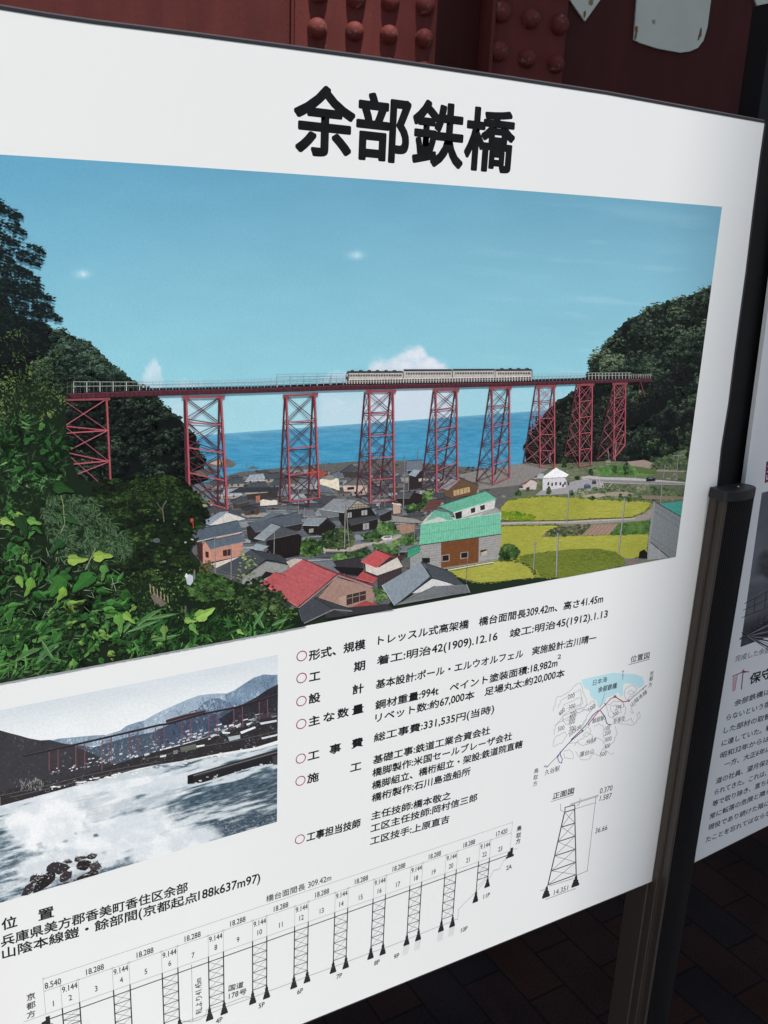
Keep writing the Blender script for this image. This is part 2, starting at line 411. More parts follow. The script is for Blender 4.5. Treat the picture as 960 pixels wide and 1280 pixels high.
STEP = 4.0e-7
class Film:
    """Coloured patches collected into ONE mesh, each laid a few microns over the last."""
    def __init__(self, clip=None, depth=3e-5):
        self.V = []; self.C = []; self.F = []; self.n = 0; self.z = depth; self.clip = clip; self.tex = 0.0; self.A = []; self.right = None
    def lift(self, k=1):
        self.z += STEP * k
    def _clip(self, q):
        u0, u1, v0, v1 = self.clip
        for ax, lim, sg in ((0, u0, 1), (0, u1, -1), (1, v0, 1), (1, v1, -1)):
            d = sg * (q[:, ax] - lim)
            if sg < 0 and ax == 0 and self.right is not None:       # a right edge that is not quite plumb
                d = self.right[0] + self.right[1] * (q[:, 1] - self.right[2]) - q[:, 0]
            if (d >= 0).all():
                continue
            if (d < 0).all():
                return None
            out = []
            for i in range(len(q)):
                j = (i + 1) % len(q)
                if d[i] >= 0:
                    out.append(q[i])
                if (d[i] >= 0) != (d[j] >= 0):
                    t = d[i] / (d[i] - d[j]); out.append(q[i] + (q[j] - q[i]) * t)
            q = np.array(out)
            if len(q) < 3:
                return None
        return q
    def raw(self, q, col, z=None):                                 # polygon in board coordinates
        q = np.asarray(q, float)
        if self.clip is not None:
            q = self._clip(q)
            if q is None or len(q) < 3:
                return
        z = self.z if z is None else z
        k = len(q)
        self.V.append(np.stack([q[:, 0], np.full(k, -z), q[:, 1]], 1))
        self.C.append(np.tile(col, (k, 1))); self.A.append(np.full(k, self.tex))
        self.F.append(list(range(self.n, self.n + k))); self.n += k
    def poly(self, pts, col, lift=1, z=None):
        if lift:
            self.lift(lift)
        self.raw(onboard(pts, z or self.z), ink(col), z)
    def line(self, pts, w, col, lift=1, closed=False):             # w in photo pixels
        if lift:
            self.lift(lift)
        p = np.asarray(pts, float)
        n = len(p) - (0 if closed else 1)
        c = ink(col)
        for i in range(n):
            a, b = p[i], p[(i + 1) % len(p)]
            d = b - a; L_ = np.hypot(*d)
            if L_ < 1e-6:
                continue
            t = d / L_; m_ = np.array([-t[1], t[0]]) * w / 2
            e = t * w * 0.25
            self.raw(onboard([a - m_ - e, b - m_ + e, b + m_ + e, a + m_ - e], self.z), c)
    def uvline(self, pts, w, col, lift=1):                         # polyline in board metres
        if lift:
            self.lift(lift)
        c = ink(col)
        p = np.asarray(pts, float)
        for a, b in zip(p, p[1:]):
            d = b - a; L_ = np.hypot(*d)
            if L_ < 1e-9:
                continue
            t = d / L_; m_ = np.array([-t[1], t[0]]) * w / 2; e = t * w * 0.2
            self.raw([a - m_ - e, b - m_ + e, b + m_ + e, a + m_ - e], c)
    def many(self, polys, cols, slab=4e-6):                      # many small patches in random stacking order
        self.lift(1)
        base = self.z
        n = len(polys)
        for k, (p, c) in enumerate(zip(polys, cols)):
            z = base + slab * (k + 0.5) / n
            self.raw(onboard(p, base), ink(c), z)
        self.z = base + slab
    def grid(self, UV, cols):                                      # UV (ny, nx, 2) board coordinates, cols (ny, nx, 3) reflectance
        self.lift(1)
        ny, nx = UV.shape[:2]
        q = UV.reshape(-1, 2)
        self.V.append(np.stack([q[:, 0], np.full(len(q), -self.z), q[:, 1]], 1))
        self.C.append(cols.reshape(-1, 3)); self.A.append(np.full(len(q), self.tex))
        i = np.arange(ny * nx).reshape(ny, nx) + self.n
        f = np.stack([i[:-1, :-1], i[1:, :-1], i[1:, 1:], i[:-1, 1:]], -1).reshape(-1, 4)
        self.F.append(f); self.n += ny * nx
    def mesh(self, V, faces, col):                                 # ready triangles (lettering)
        self.V.append(np.stack([V[:, 0], np.full(len(V), -self.z), V[:, 1]], 1))
        self.C.append(np.tile(ink(col), (len(V), 1))); self.A.append(np.full(len(V), self.tex))
        for f in faces:
            self.F.append([i + self.n for i in f])
        self.n += len(V)
    def build(self, name, m, parent):
        V = np.concatenate(self.V); C = np.concatenate(self.C)
        starts = []; totals = []; idx = []
        at = 0
        for f in self.F:
            if isinstance(f, np.ndarray):
                k = len(f); idx.append(f.reshape(-1)); starts.append(at + np.arange(k) * 4); totals.append(np.full(k, 4)); at += 4 * k
            else:
                idx.append(np.array(f)); starts.append(np.array([at])); totals.append(np.array([len(f)])); at += len(f)
        idx = np.concatenate(idx); starts = np.concatenate(starts); totals = np.concatenate(totals)
        me = bpy.data.meshes.new(name)
        me.vertices.add(len(V)); me.vertices.foreach_set('co', V.astype(np.float32).ravel())
        me.loops.add(len(idx)); me.loops.foreach_set('vertex_index', idx.astype(np.int32))
        me.polygons.add(len(starts)); me.polygons.foreach_set('loop_start', starts.astype(np.int32)); me.polygons.foreach_set('loop_total', totals.astype(np.int32))
        me.update(calc_edges=True)
        a = me.color_attributes.new('ink', 'FLOAT_COLOR', 'POINT')
        a.data.foreach_set('color', np.concatenate([C, np.concatenate(self.A)[:, None]], 1).astype(np.float32).ravel())
        return link(name, me, m, parent)

# ---- lettering
_glyphs = {}
def glyphs(s, bold):
    """letter outlines; figures and Latin letters are set narrower and taller than the type's own, as on the board"""
    runs = []
    for ch in s:
        a_ = ord(ch) < 128
        if runs and runs[-1][0] == a_:
            runs[-1][1] += ch
        else:
            runs.append([a_, ch])
    if len(runs) == 1 and not runs[0][0]:
        return glyphs_(s)
    Vs, Fs, x, n = [], [], 0.0, 0
    for a_, r in runs:
        V, F_ = glyphs_(r)
        V = V.copy()
        if a_:
            V[:, 0] = (V[:, 0] - V[:, 0].min()) * 0.9 + 0.05 + (0.3 if x and r[0] == ' ' else 0.0); V[:, 1] = V[:, 1] * 1.17
            adv = V[:, 0].max() + 0.05
        else:
            adv = float(len(r))
        V[:, 0] += x; x += adv
        Vs.append(V); Fs += [tuple(i + n for i in f) for f in F_]; n += len(V)
    return np.concatenate(Vs), Fs
def glyphs_(s):
    key = s
    if key not in _glyphs:
        c = bpy.data.curves.new('lettering', 'FONT'); c.body = s; c.size = 1.0; c.resolution_u = 3
        o = bpy.data.objects.new('lettering', c); COL.objects.link(o)
        bpy.context.view_layer.update()
        ev = o.evaluated_get(bpy.context.evaluated_depsgraph_get()); me = ev.to_mesh()
        V = np.array([v.co[:2] for v in me.vertices]); Fs = [tuple(p.vertices) for p in me.polygons]
        ev.to_mesh_clear(); bpy.data.objects.remove(o); bpy.data.curves.remove(c)
        _glyphs[key] = (V, Fs)
    return _glyphs[key]

def strike(film, q, Fs, col, r):                                   # heavier weight: the same letters struck again, shifted by r
    film.mesh(q, Fs, col)
    if r <= 0:
        return
    for rr, k in (((r, 24), (r * 0.5, 6)) if r > 0.0007 else ((r, 8),) if r > 0.00018 else ((r, 4),)):
        for i in range(k):
            film.lift(0.5)
            o_ = np.array([math.cos(2 * math.pi * i / k), math.sin(2 * math.pi * i / k)])
            film.mesh(q + rr * o_ / (np.abs(o_) ** 3.2).sum() ** (1 / 3.2), Fs, col)

def write(film, s, pl, pr, col=(20, 20, 22), bold=0.006, em=None, base=None, slant=0.0):
    """Letters between two traced foot points: pl the lower left ink corner, pr the lower right one."""
    film.lift(1)
    V, Fs = glyphs(s, bold)
    a, b = onboard([pl, pr], film.z)
    x0, x1 = V[:, 0].min(), V[:, 0].max()
    y0 = V[:, 1].min() if base is None else base
    d = b - a; L_ = np.hypot(*d)
    sx = L_ / (x1 - x0)
    sy = sx if em is None else em
    t = d / L_; n = np.array([-t[1], t[0]])
    x = (V[:, 0] - x0) * sx + slant * (V[:, 1] - y0) * sy
    q = a + np.outer(x, t) + np.outer((V[:, 1] - y0) * sy, n)
    strike(film, q, Fs, col, bold * sy)
    return sx

def writeuv(film, s, u, v, em, col=(50, 52, 55), bold=0.0, align='c', xs=1.0, rot=0.0):
    film.lift(1)
    V, Fs = glyphs(s, bold)
    w = (V[:, 0].max() - V[:, 0].min())
    x = (V[:, 0] - V[:, 0].min() - (w / 2 if align == 'c' else 0)) * em * xs
    y = V[:, 1] * em
    c, sn = math.cos(rot), math.sin(rot)
    strike(film, np.stack([u + x * c - y * sn, v + x * sn + y * c], 1), Fs, col, bold * em)
# ------------------------------------------------------------------ the big information board
M_PANEL = mat('white_laminate', (0.8, 0.8, 0.79), 0.38, 0.4)
noise_tint(M_PANEL, (0.765, 0.785, 0.785), (0.78, 0.797, 0.795), 5, 5, p0=0.3, p1=0.7, bump=0.04, bscale=60, bdist=0.0008)
M_RIM = mat('black_rubber_rim', (0.02, 0.018, 0.02), 0.35, 0.5)
M_RIMTOP = mat('grey_rim_lip', (0.12, 0.11, 0.12), 0.4, 0.5)
M_PRINT = print_material('photo_print')
M_INK = print_material('black_ink', 0.45, 0.0)
M_TITLE = mat('gloss_black_vinyl', (0.004, 0.004, 0.005), 0.3, 0.2)
noise_tint(M_TITLE, (0.004, 0.004, 0.005), (0.009, 0.009, 0.01), 80, 5, rough=(0.2, 0.45))

board = empty('information_board', 'large white information board with colour photo of a red viaduct and the bridge data', 'information board', (0, 0, 0))
top_px = [(0, 12), (60, 22), (120, 30.6), (240, 45.4), (340, 58.5), (480, 77), (640, 100.3), (758, 118.3), (880, 140.3), (955.5, 154)]
right_px = [(949, 200), (941, 262), (931.7, 340), (918, 440), (910, 505), (901, 560)]
topuv = onboard(top_px)
_l = topuv[0] + (topuv[0] - topuv[1]) / (topuv[0][0] - topuv[1][0]) * (0.0 - topuv[0][0])
topuv = [(-0.004, float(_l[1]))] + [tuple(map(float, p)) for p in topuv]
VB = float(onboard([(814.4, 1102)])[0][1])
VB0 = float(onboard([(377, 1280)])[0][1])
rightuv = [tuple(map(float, p)) for p in onboard(right_px)] + [(0.9185, 1.26), (0.913, VB)]
outline = [(-0.004, VB0 - 0.002)] + [(0.36, VB0), (0.913, VB)] + list(reversed(rightuv[:-1])) + list(reversed(topuv))
bm = bmesh.new(); plate(bm, outline, 0.0, 0.006)
from_bm('panel', bm, M_PANEL, board)
def offset_strip(name, pts, dz0, dz1, dx0, dx1, y0, y1, m):
    bm = bmesh.new()
    for a, b in zip(pts, pts[1:]):
        va = [bm.verts.new(p) for p in ((a[0] + dx0, y0, a[1] + dz0), (a[0] + dx0, y1, a[1] + dz0), (a[0] + dx1, y1, a[1] + dz1), (a[0] + dx1, y0, a[1] + dz1))]
        vb = [bm.verts.new(p) for p in ((b[0] + dx0, y0, b[1] + dz0), (b[0] + dx0, y1, b[1] + dz0), (b[0] + dx1, y1, b[1] + dz1), (b[0] + dx1, y0, b[1] + dz1))]
        for i in range(4):
            j = (i + 1) % 4
            bm.faces.new([va[i], va[j], vb[j], vb[i]])
    bmesh.ops.remove_doubles(bm, verts=bm.verts, dist=1e-6)
    return from_bm(name, bm, m, board)
offset_strip('rim', topuv, 0.0002, 0.0024, 0, 0, -0.0003, 0.009, M_RIM)
offset_strip('rim_lip', topuv, 0.0025, 0.0036, 0, 0, 0.0008, 0.009, M_RIMTOP)
offset_strip('rim', [topuv[-1]] + rightuv, 0, 0, 0.0002, 0.0026, -0.0003, 0.009, M_RIM)
offset_strip('rim', [(-0.004, VB0 - 0.002), (0.36, VB0), (0.913, VB)], -0.0024, -0.0002, 0, 0, 0.0006, 0.009, M_RIM)

# ---- lettering on it
f = Film(depth=3e-5)
write(f, '余部鉄橋', (368.5, 190.5), (638.5, 215.5), bold=0.029, em=0.0565)
title = f.build('title_lettering', M_TITLE, board)

RED = (146, 34, 58)
K = (24, 23, 26)
def ring(cx, cy, r=0.0052, w=0.00105):
    fr = Film(depth=3e-5)
    c = onboard([(cx, cy)])[0]
    n = 40
    for k in range(n):
        a, b = 2 * math.pi * k / n, 2 * math.pi * (k + 1) / n
        fr.raw([c + (r + w / 2) * np.array([math.cos(t), math.sin(t)]) * s_ / (r + w / 2) for t, s_ in ((a, r - w / 2), (b, r - w / 2), (b, r + w / 2), (a, r + w / 2))], ink(RED))
    fr.build('bullet_ring', M_INK, board)
for p in ((377.2, 820), (377, 847.5), (376.8, 876.4), (376.6, 905), (376, 948.2), (375.6, 976), (374.8, 1049)):
    ring(*p)

EMH = 0.0118
for line in ([('形式、規模', (386.5, 826), (456.3, 811))],
             [('工', (386.6, 851.8), (400, 849)), ('期', (442.4, 840), (456, 837))],
             [('設', (386, 880), (400, 877)), ('計', (440.6, 868.5), (454, 865.6))],
             [(s, (x, 908 - (x - 386) * 0.262), (x + 13.6, 904.5 - (x - 386) * 0.262)) for s, x in (('主', 386), ('な', 404.5), ('数', 422), ('量', 440.5))],
             [(s, (x, 950.5 - (x - 385) * 0.265), (x + 13.8, 946.9 - (x - 385) * 0.265)) for s, x in (('工', 385), ('事', 412), ('費', 439.5))],
             [('施', (384, 979.5), (398, 976)), ('工', (438, 964.8), (451.2, 961.5))],
             [('工事担当技師', (383.3, 1052.4), (450, 1033.8))]):
    f = Film(depth=3e-5)
    for s, pl, pr in line:
        write(f, s, pl, pr, K, 0.03, em=EMH)
    f.build('heading_lettering', M_INK, board)

f = Film(depth=3e-5)
EMB = 0.0112
def body(s, pl, pr, em=None):
    return write(f, s, pl, pr, K, 0.025, em=EMB if em is None else em)
SXS = []
for s, pl, pr in (
        ('トレッスル式高架橋　橋台面間長309.42m、高さ41.45m', (472.4, 806.5), (753.2, 753.5)),
        ('着工:明治42(1909).12.16　竣工:明治45(1912).1.13', (471, 834), (758.6, 774.2)),
        ('基本設計:ポール・エルウオルフェル　実施設計:古川晴一', (469.8, 861.5), (744.6, 802)),
        ('鋼材重量:994t　ペイント塗装面積:18,982m', (469, 888), (696.2, 834)),
        ('リベット数:約67,000本　足場丸太:約20,000本', (469, 904), (705, 846.6)),
        ('総工事費:331,535円(当時)', (467.2, 930), (616.8, 893)),
        ('基礎工事:鉄道工業合資会社', (466.4, 955.6), (612, 917.6)),
        ('橋脚製作:米国セールブレーザ会社', (465.4, 971.6), (639.5, 924.6)),
        ('橋脚組立、橋桁組立・架設:鉄道院直轄', (465, 987.4), (652.5, 934.5)),
        ('橋桁製作:石川島造船所', (464.6, 1003), (587.5, 968.4)),
        ('主任技師:橋本敬之', (464, 1025.4), (563, 998.8)),
        ('工区主任技師:岡村信三郎', (463.3, 1041), (596, 1001)),
        ('工区技手:上原直吉', (462.8, 1056.8), (561, 1028.2))):
    SXS.append(round(body(s, pl, pr), 5))
body('2', (696.8, 824), (701, 823), 0.007)
print('body em', SXS)
write(f, '位', (2.8, 1163.5), (21.5, 1158), K, 0.022, em=0.0135)
write(f, '置', (48.5, 1151), (67.3, 1145.5), K, 0.022, em=0.0135)
write(f, '兵庫県美方郡香美町香住区余部', (1.8, 1184), (234.5, 1114.8), K, 0.02, em=0.0128)
write(f, '山陰本線鎧・餘部間(京都起点188k637m97)', (3.5, 1202), (324.8, 1105.5), K, 0.02, em=0.0128)
f.build('body_lettering', M_INK, board)

# ---- elevation drawing of the viaduct
f = Film(depth=3e-5)
G1, G2, G3 = (36, 37, 41), (96, 99, 104), (138, 141, 144)
uL = float(onboard([(53.5, 1224)])[0][0]); uR = float(onboard([(640.5, 1030)])[0][0])
scl = (uR - uL) / 309.424
vv_ = lambda pts: [float(q[1]) for q in onboard(pts)]
def lev(pa, pb):
    a, b = onboard([pa, pb])
    return lambda u: float(a[1] + (b[1] - a[1]) * (u - a[0]) / (b[0] - a[0]))
v_top = lev((55, 1223.5), (640, 1028.2)); v_dim = lev((55, 1239.3), (639.5, 1041)); v_num = lev((122, 1238.5), (626, 1063.5))
v_deck = lev((55, 1268.5), (640, 1062.5)); v_gird = lev((58.3, 1275), (634.8, 1069))
spans = [8.540] + [9.144 if k % 2 == 0 else 18.288 for k in range(21)] + [17.420]
xs_ = [0.0]
for s in spans:
    xs_.append(xs_[-1] + s)
ux = [uL + x * scl for x in xs_]
TH, TN, TK = 0.00028, 0.00034, 0.0012
f.uvline([(u, v_top(u)) for u in (uL, uR)], TN, G2)
f.uvline([(u, v_dim(u)) for u in (uL, uR)], TN, G2)
f.uvline([(uL, v_top(uL) + 0.002), (uL, v_deck(uL))], TN, G3); f.uvline([(uR, v_top(uR) + 0.002), (uR, v_deck(uR))], TN, G3)
f.uvline([(uL - 0.02, v_deck(uL - 0.02)), (uR + 0.012, v_deck(uR + 0.012))], 0.0012, (190, 193, 195))
f.uvline([(uL + 0.002, v_gird(uL)), (uR - 0.003, v_gird(uR))], TK, (58, 58, 62))
def dot(u, v, r=0.00055):
    f.raw([(u + r * math.cos(t), v + r * 0.8 * math.sin(t)) for t in [k * 0.785 for k in range(8)]], ink(G1))
for u in (uL + 0.001, uR - 0.001):
    f.lift(); dot(u, v_top(u))
for k, s in enumerate(spans):
    a, b = ux[k], ux[k + 1]; mid = (a + b) / 2
    f.lift(); dot(a + 0.0012, v_dim(a)); dot(b - 0.0012, v_dim(b))
    lab = '%.3f' % s
    if s > 9.2 or k == 0:
        writeuv(f, lab, mid + (0.0 if k else 0.001), v_dim(mid) + 0.0022, 0.0083 if k else 0.0085, G1, 0.014, xs=0.9)
    else:
        writeuv(f, lab, mid, v_dim(mid) - 0.0088, 0.0083, G1, 0.014, xs=0.88)
    writeuv(f, str(k + 1), mid, v_num(mid), 0.008, G1, 0.012, xs=0.92)
for u, k in zip(ux[1:-1], range(1, 23)):
    f.uvline([(u, v_dim(u) + 0.002), (u, v_deck(u))], TN, G3)
writeuv(f, '橋台面間長 309.42m', *map(float, onboard([(374, 1113.5)])[0]), 0.0092, K, 0.006, xs=1.0)

def pier(u, vt, vb, w=0.0082):
    h = vt - vb
    st = [(0.0, 0.0), (0.10, 0.0), (0.13, 0.18), (0.22, 0.2), (0.22, 0.45), (0.30, 0.47), (0.32, 0.62), (0.40, 0.64), (0.42, 0.8), (0.5, 0.82), (0.5, 1.0)]
    R_s = [(u + w * x, vt - h * y) for x, y in st]; L_s = [(u - w * x, vt - h * y) for x, y in st]
    f.lift(); f.raw(R_s + list(reversed(L_s[1:])), ink(G1))
tower_px = {  # span number: (left pier top, left bottom), (right pier top, right bottom)
    8: (((263.3, 1257.7), (263, 1275)), ((282.3, 1250), (282, 1267))), 10: (((316.5, 1238), (316.5, 1254.6)), ((334.8, 1230.6), (334.8, 1247.3))),
    12: (((367.5, 1219), (367, 1235.4)), ((384.9, 1212.5), (384.9, 1227.5))), 14: (((416.4, 1201.2), (416.4, 1216)), ((433, 1194.5), (433, 1210))),
    16: (((463, 1183), (463, 1198.6)), ((480, 1177.6), (480, 1192.6))), 18: (((508, 1167.5), (508, 1181.4)), ((523.6, 1160.7), (523.6, 1175))),
    20: (((551.4, 1149.5), (550.6, 1164.5)), ((566.3, 1144.2), (566.3, 1158))), 22: (((594.8, 1113), (594.8, 1127.4)), ((609.5, 1097), (609.5, 1108.6)))}
ground = []
for n in range(2, 23, 2):
    a, b = ux[n - 1], ux[n]
    if n in tower_px:
        (lt, lb), (rt, rb) = tower_px[n]
        vl, vlb, vr, vrb = vv_([lt, lb, rt, rb])
    elif n == 6:
        vl = vv_([(207.7, 1278)])[0]; vr = vv_([(227.5, 1271.7)])[0]; vlb = vl - 0.0135; vrb = vr - 0.0135
    elif n == 4:
        vl = vr = v_deck(a) - 0.062; vlb = vrb = vl - 0.0135
    else:
        vl = v_deck(a) - 0.03; vr = vl - 0.012; vlb, vrb = vl - 0.0135, vr - 0.0135
    for u, vb_ in ((a, vl), (b, vr)):
        f.uvline([(u, v_deck(u)), (u, vb_)], TK, G1)
    H_ = v_gird(a) - min(vl, vr)
    npan = 5 if n not in (2, 22) else 3
    bot = max(vl, vr) if n != 22 else vl
    hh = (v_gird(a) - (bot if n != 22 else (vl + vr) / 2 - 0.002)) / npan
    for k in range(npan):
        t0, t1 = v_gird(a) - hh * k, v_gird(a) - hh * (k + 1)
        if n == 22 and k == 2:
            f.uvline([(a, t1), (b, t0)], TN, G2); continue
        f.uvline([(a, t0), (b, t1)], TN, G2); f.uvline([(a, t1), (b, t0)], TN, G2)
        f.uvline([(a, t1), (b, t1)], 0.00075, G1)
    pier(a, vl, vlb); pier(b, vr, vrb)
    ground += [(a, (vl + vlb) / 2), (b, (vr + vrb) / 2)]
    if n in (18, 20):
        for u, vb_ in ((a, vlb), (b, vrb)):
            for k in range(7):
                x = u - 0.0036 + 0.0012 * k
                f.uvline([(x, vb_ - 0.0004), (x - 0.0008, vb_ - 0.0135)], 0.0003, (178, 181, 182))
f.z -= 0
gl = [g for g in ground if g[0] < ux[20] + 0.001]
f.uvline(gl[2:], TN, G2)
gx = onboard([(566.3, 1150), (572, 1149), (573.5, 1136), (592, 1117.5), (609, 1098.5), (612.5, 1096), (617, 1088), (625, 1085.5), (629, 1076), (634, 1073)])
f.uvline(gx, TN, G2)
for (x, y), s in (((46, 1283), -1), ((638, 1066), 1)):
    c = onboard([(x, y)])[0] if s > 0 else np.array([uL, v_gird(uL) - 0.003])
    f.lift(); f.raw([(c[0] - 0.0045, c[1] + 0.002), (c[0] - 0.0005, c[1] + 0.003), (c[0] - 0.0005, c[1] + 0.007), (c[0] + 0.0035, c[1] + 0.007), (c[0] + 0.0035, c[1] - 0.003), (c[0] + 0.0055, c[1] - 0.003),
                     (c[0] + 0.0055, c[1] - 0.0065), (c[0] - 0.0065, c[1] - 0.0065), (c[0] - 0.0065, c[1] - 0.004), (c[0] - 0.0045, c[1] - 0.0035)], ink(G1))
for s, p in (('4P', (274, 1278)), ('5P', (327, 1259)), ('6P', (375, 1241.5)), ('7P', (424, 1222.5)), ('8P', (471, 1205.5)), ('9P', (495.5, 1197.5)), ('10P', (580, 1164)), ('11P', (608, 1122)), ('2A', (636, 1086.5))):
    q = onboard([p])[0]
    writeuv(f, s, float(q[0]), float(q[1]), 0.0078, G1, 0.01, xs=1.05)
for s, pl, pr in (('国道', (285.5, 1239.5), (304, 1234)), ('178号', (286, 1249.5), (308, 1242))):
    write(f, s, pl, pr, G1, 0.008, em=0.0085)
q = onboard([(252.5, 1265)])[0]
writeuv(f, 'RLより41.45m', float(q[0]), float(q[1]), 0.0085, G1, 0.0, align='l', xs=0.95, rot=math.pi / 2)
q0, q1 = onboard([(239.3, 1206.5), (241.5, 1275)])
f.uvline([q0, (q0[0], q1[1])], TN, G2); f.lift(); dot(q0[0], q0[1]); dot(q0[0], q1[1])
f.uvline(onboard([(228, 1276), (240, 1277), (250, 1274), (257, 1269), (258, 1262), (282, 1255), (305, 1246), (316, 1246)]), TN, G2)
def column_text(s, pts, em, col=G1):
    for ch, p in zip(s, pts):
        q = onboard([p])[0]
        writeuv(f, ch, float(q[0]), float(q[1]), em, col, 0.008)
column_text('京都方', [(39, 1249), (39, 1260), (39, 1271)], 0.0085)
column_text('鳥取方', [(648.6, 1038), (648, 1046.5), (647.3, 1054)], 0.0082)
f.build('elevation_drawing', M_INK, board)

# ---- front view of one trestle
f = Film(depth=3e-5)
def C(ox, oy, s):
    return lambda *pts: [(ox + x / s, oy + y / s) for x, y in pts]
T = C(640, 960, 4.8)
DK = (38, 39, 43)
f.line(T((315, 268), (215, 705)), 1.3, DK); f.line(T((376, 245), (385, 640)), 1.3, DK)
f.line(T((318, 266), (318, 237), (376, 221), (378, 246), (316, 266)), 1.1, DK)
hs = [((315, 266), (376, 246)), ((297, 355), (378, 330)), ((275, 443), (379, 408)), ((255, 528), (381, 487)), ((237, 617), (383, 565)), ((215, 702), (385, 640))]
for a, b in hs[1:]:
    f.line(T(a, b), 1.1, DK)
for (a, b), (c, d) in zip(hs, hs[1:]):
    f.line(T(a, d), 0.6, (110, 112, 116)); f.line(T(b, c), 0.6, (110, 112, 116))
for dx, dy in ((0, 0), (176, -66)):
    f.poly([(640 + (x + dx) / 4.8, 960 + (y + dy) / 4.8) for x, y in ((208, 708), (200, 722), (200, 734), (192, 739), (191, 752), (186, 756), (185, 768), (181, 771), (181, 786), (227, 769), (227, 755), (222, 751), (222, 738), (216, 735), (216, 722), (213, 706))], DK)
LT = (120, 123, 127)
for ln in (((172, 736), (205, 726)), ((225, 708), (372, 662)), ((392, 642), (455, 616)), ((505, 165), (452, 612)), ((350, 216), (517, 163)), ((350, 222), (515, 170)), ((380, 245), (500, 208)),
           ((410, 180), (405, 214), (388, 228)), ((292, 215), (292, 254), (316, 264)), ((203, 789), (380, 723))):
    f.line(T(*ln), 0.6, LT)
for x, y in ((516, 162), (503, 178), (500, 212), (451, 611), (206, 789), (374, 726)):
    f.lift(); q = onboard(T((x, y)))[0]; dot(float(q[0]), float(q[1]), 0.0007)
write(f, '正面図', T((243, 190))[0], T((369, 153))[0], K, 0.022, em=0.0098)
f.line(T((235, 202), (368, 160)), 0.7, LT)
for s, a, b in (('0.370', (525, 155), (600, 134)), ('1.587', (525, 199), (594, 181)), ('36.66', (498, 394), (570, 371)), ('14.351', (250, 764), (334, 733))):
    write(f, s, T(a)[0], T(b)[0], G1, 0.006, em=0.0098)
f.build('trestle_drawing', M_INK, board)

# ---- location map
f = Film(depth=3e-5)
P = C(680, 820, 6.4)
f.poly(P((298, 190), (420, 162), (550, 135), (620, 138), (740, 148), (790, 170), (803, 215), (790, 240), (755, 258), (735, 240), (700, 222), (660, 217), (640, 222), (632, 240), (632, 310), (612, 330), (603, 300), (590, 290),
           (575, 305), (545, 312), (540, 322), (500, 335), (490, 370), (465, 395), (445, 408), (430, 405), (428, 375), (415, 350), (400, 347), (385, 330), (370, 320), (365, 280), (350, 265), (330, 260), (318, 240), (310, 225)), (176, 212, 221))
CT = (160, 166, 169)
def squiggle(pts, w=0.55, amp=7, seed=0):
    r = np.random.default_rng(seed); p = np.array(pts, float); out = []
    for a, b in zip(p, p[1:]):
        m_ = max(2, int(np.hypot(*(b - a)) / 14))
        for k in range(m_):
            out.append(a + (b - a) * k / m_ + r.normal(0, amp / 2, 2))
    out.append(p[-1])
    f.line(P(*[tuple(q) for q in out]), w, CT)
for k, pts in enumerate([
        [(70, 440), (90, 380), (110, 330), (200, 290), (260, 220), (290, 215), (330, 330), (340, 390), (300, 440), (230, 470), (180, 500), (80, 560)],
        [(110, 410), (140, 350), (260, 290), (290, 260), (310, 380), (260, 400), (180, 420)], [(130, 480), (160, 390), (250, 350), (300, 330), (295, 395), (240, 420)],
        [(75, 640), (95, 560), (150, 480), (250, 440), (350, 390), (400, 360), (420, 390), (350, 470), (300, 560)], [(70, 720), (95, 640), (170, 610), (180, 640), (150, 690), (75, 725)],
        [(180, 520), (260, 470), (330, 430), (380, 420)], [(150, 500), (170, 540), (230, 560), (260, 600), (300, 570), (340, 500)], [(160, 530), (150, 480), (200, 440), (300, 420), (350, 440)],
        [(270, 640), (350, 560), (380, 600), (350, 640), (300, 660), (240, 720)], [(160, 760), (200, 750), (240, 780), (230, 820), (170, 810), (155, 780)],
        [(200, 700), (270, 690), (300, 720), (380, 700), (420, 650), (470, 680), (500, 740), (560, 690), (585, 620), (570, 560)],
        [(250, 760), (290, 830), (360, 830), (400, 780), (440, 800), (470, 740), (540, 790), (560, 770)], [(400, 560), (440, 545), (480, 560), (470, 620), (490, 680)],
        [(500, 400), (560, 360), (620, 370), (660, 420), (640, 480), (560, 500), (520, 480), (500, 400)], [(530, 410), (570, 390), (610, 410), (620, 450), (570, 470), (530, 440), (530, 410)],
        [(600, 545), (660, 540), (690, 555), (740, 530), (770, 480), (760, 450), (740, 470), (750, 500)], [(690, 440), (710, 460), (700, 400), (740, 390)], [(640, 300), (660, 260), (700, 230), (740, 260), (720, 310), (660, 350), (640, 300)],
        [(670, 300), (690, 270), (720, 280), (700, 310), (670, 300)], [(310, 640), (340, 610), (380, 630), (400, 700)], [(650, 520), (700, 500), (720, 540)]]):
    squiggle(pts, seed=k)
f.line(P((0, 885), (25, 890), (32, 882), (10, 878), (0, 885)), 0.6, (60, 60, 65))
f.line(P((25, 888), (70, 840), (105, 805)), 0.8, (150, 110, 130)); f.line(P((105, 805), (150, 750), (220, 675)), 1.0, (70, 60, 95))
f.line(P((130, 770), (108, 815), (122, 850), (140, 858), (147, 825), (133, 800), (130, 770), (150, 750)), 0.9, (70, 80, 140))
f.line(P((220, 668), (330, 560), (390, 475), (430, 440), (450, 435), (490, 490), (500, 535), (520, 552), (540, 547)), 1.1, (62, 72, 130))
f.line(P((220, 675), (310, 600), (300, 590)), 1.0, (100, 40, 70)); f.line(P((355, 550), (375, 520), (440, 440), (495, 385)), 1.0, (165, 50, 95)); f.line(P((495, 385), (530, 345), (568, 325)), 1.0, (150, 60, 80))
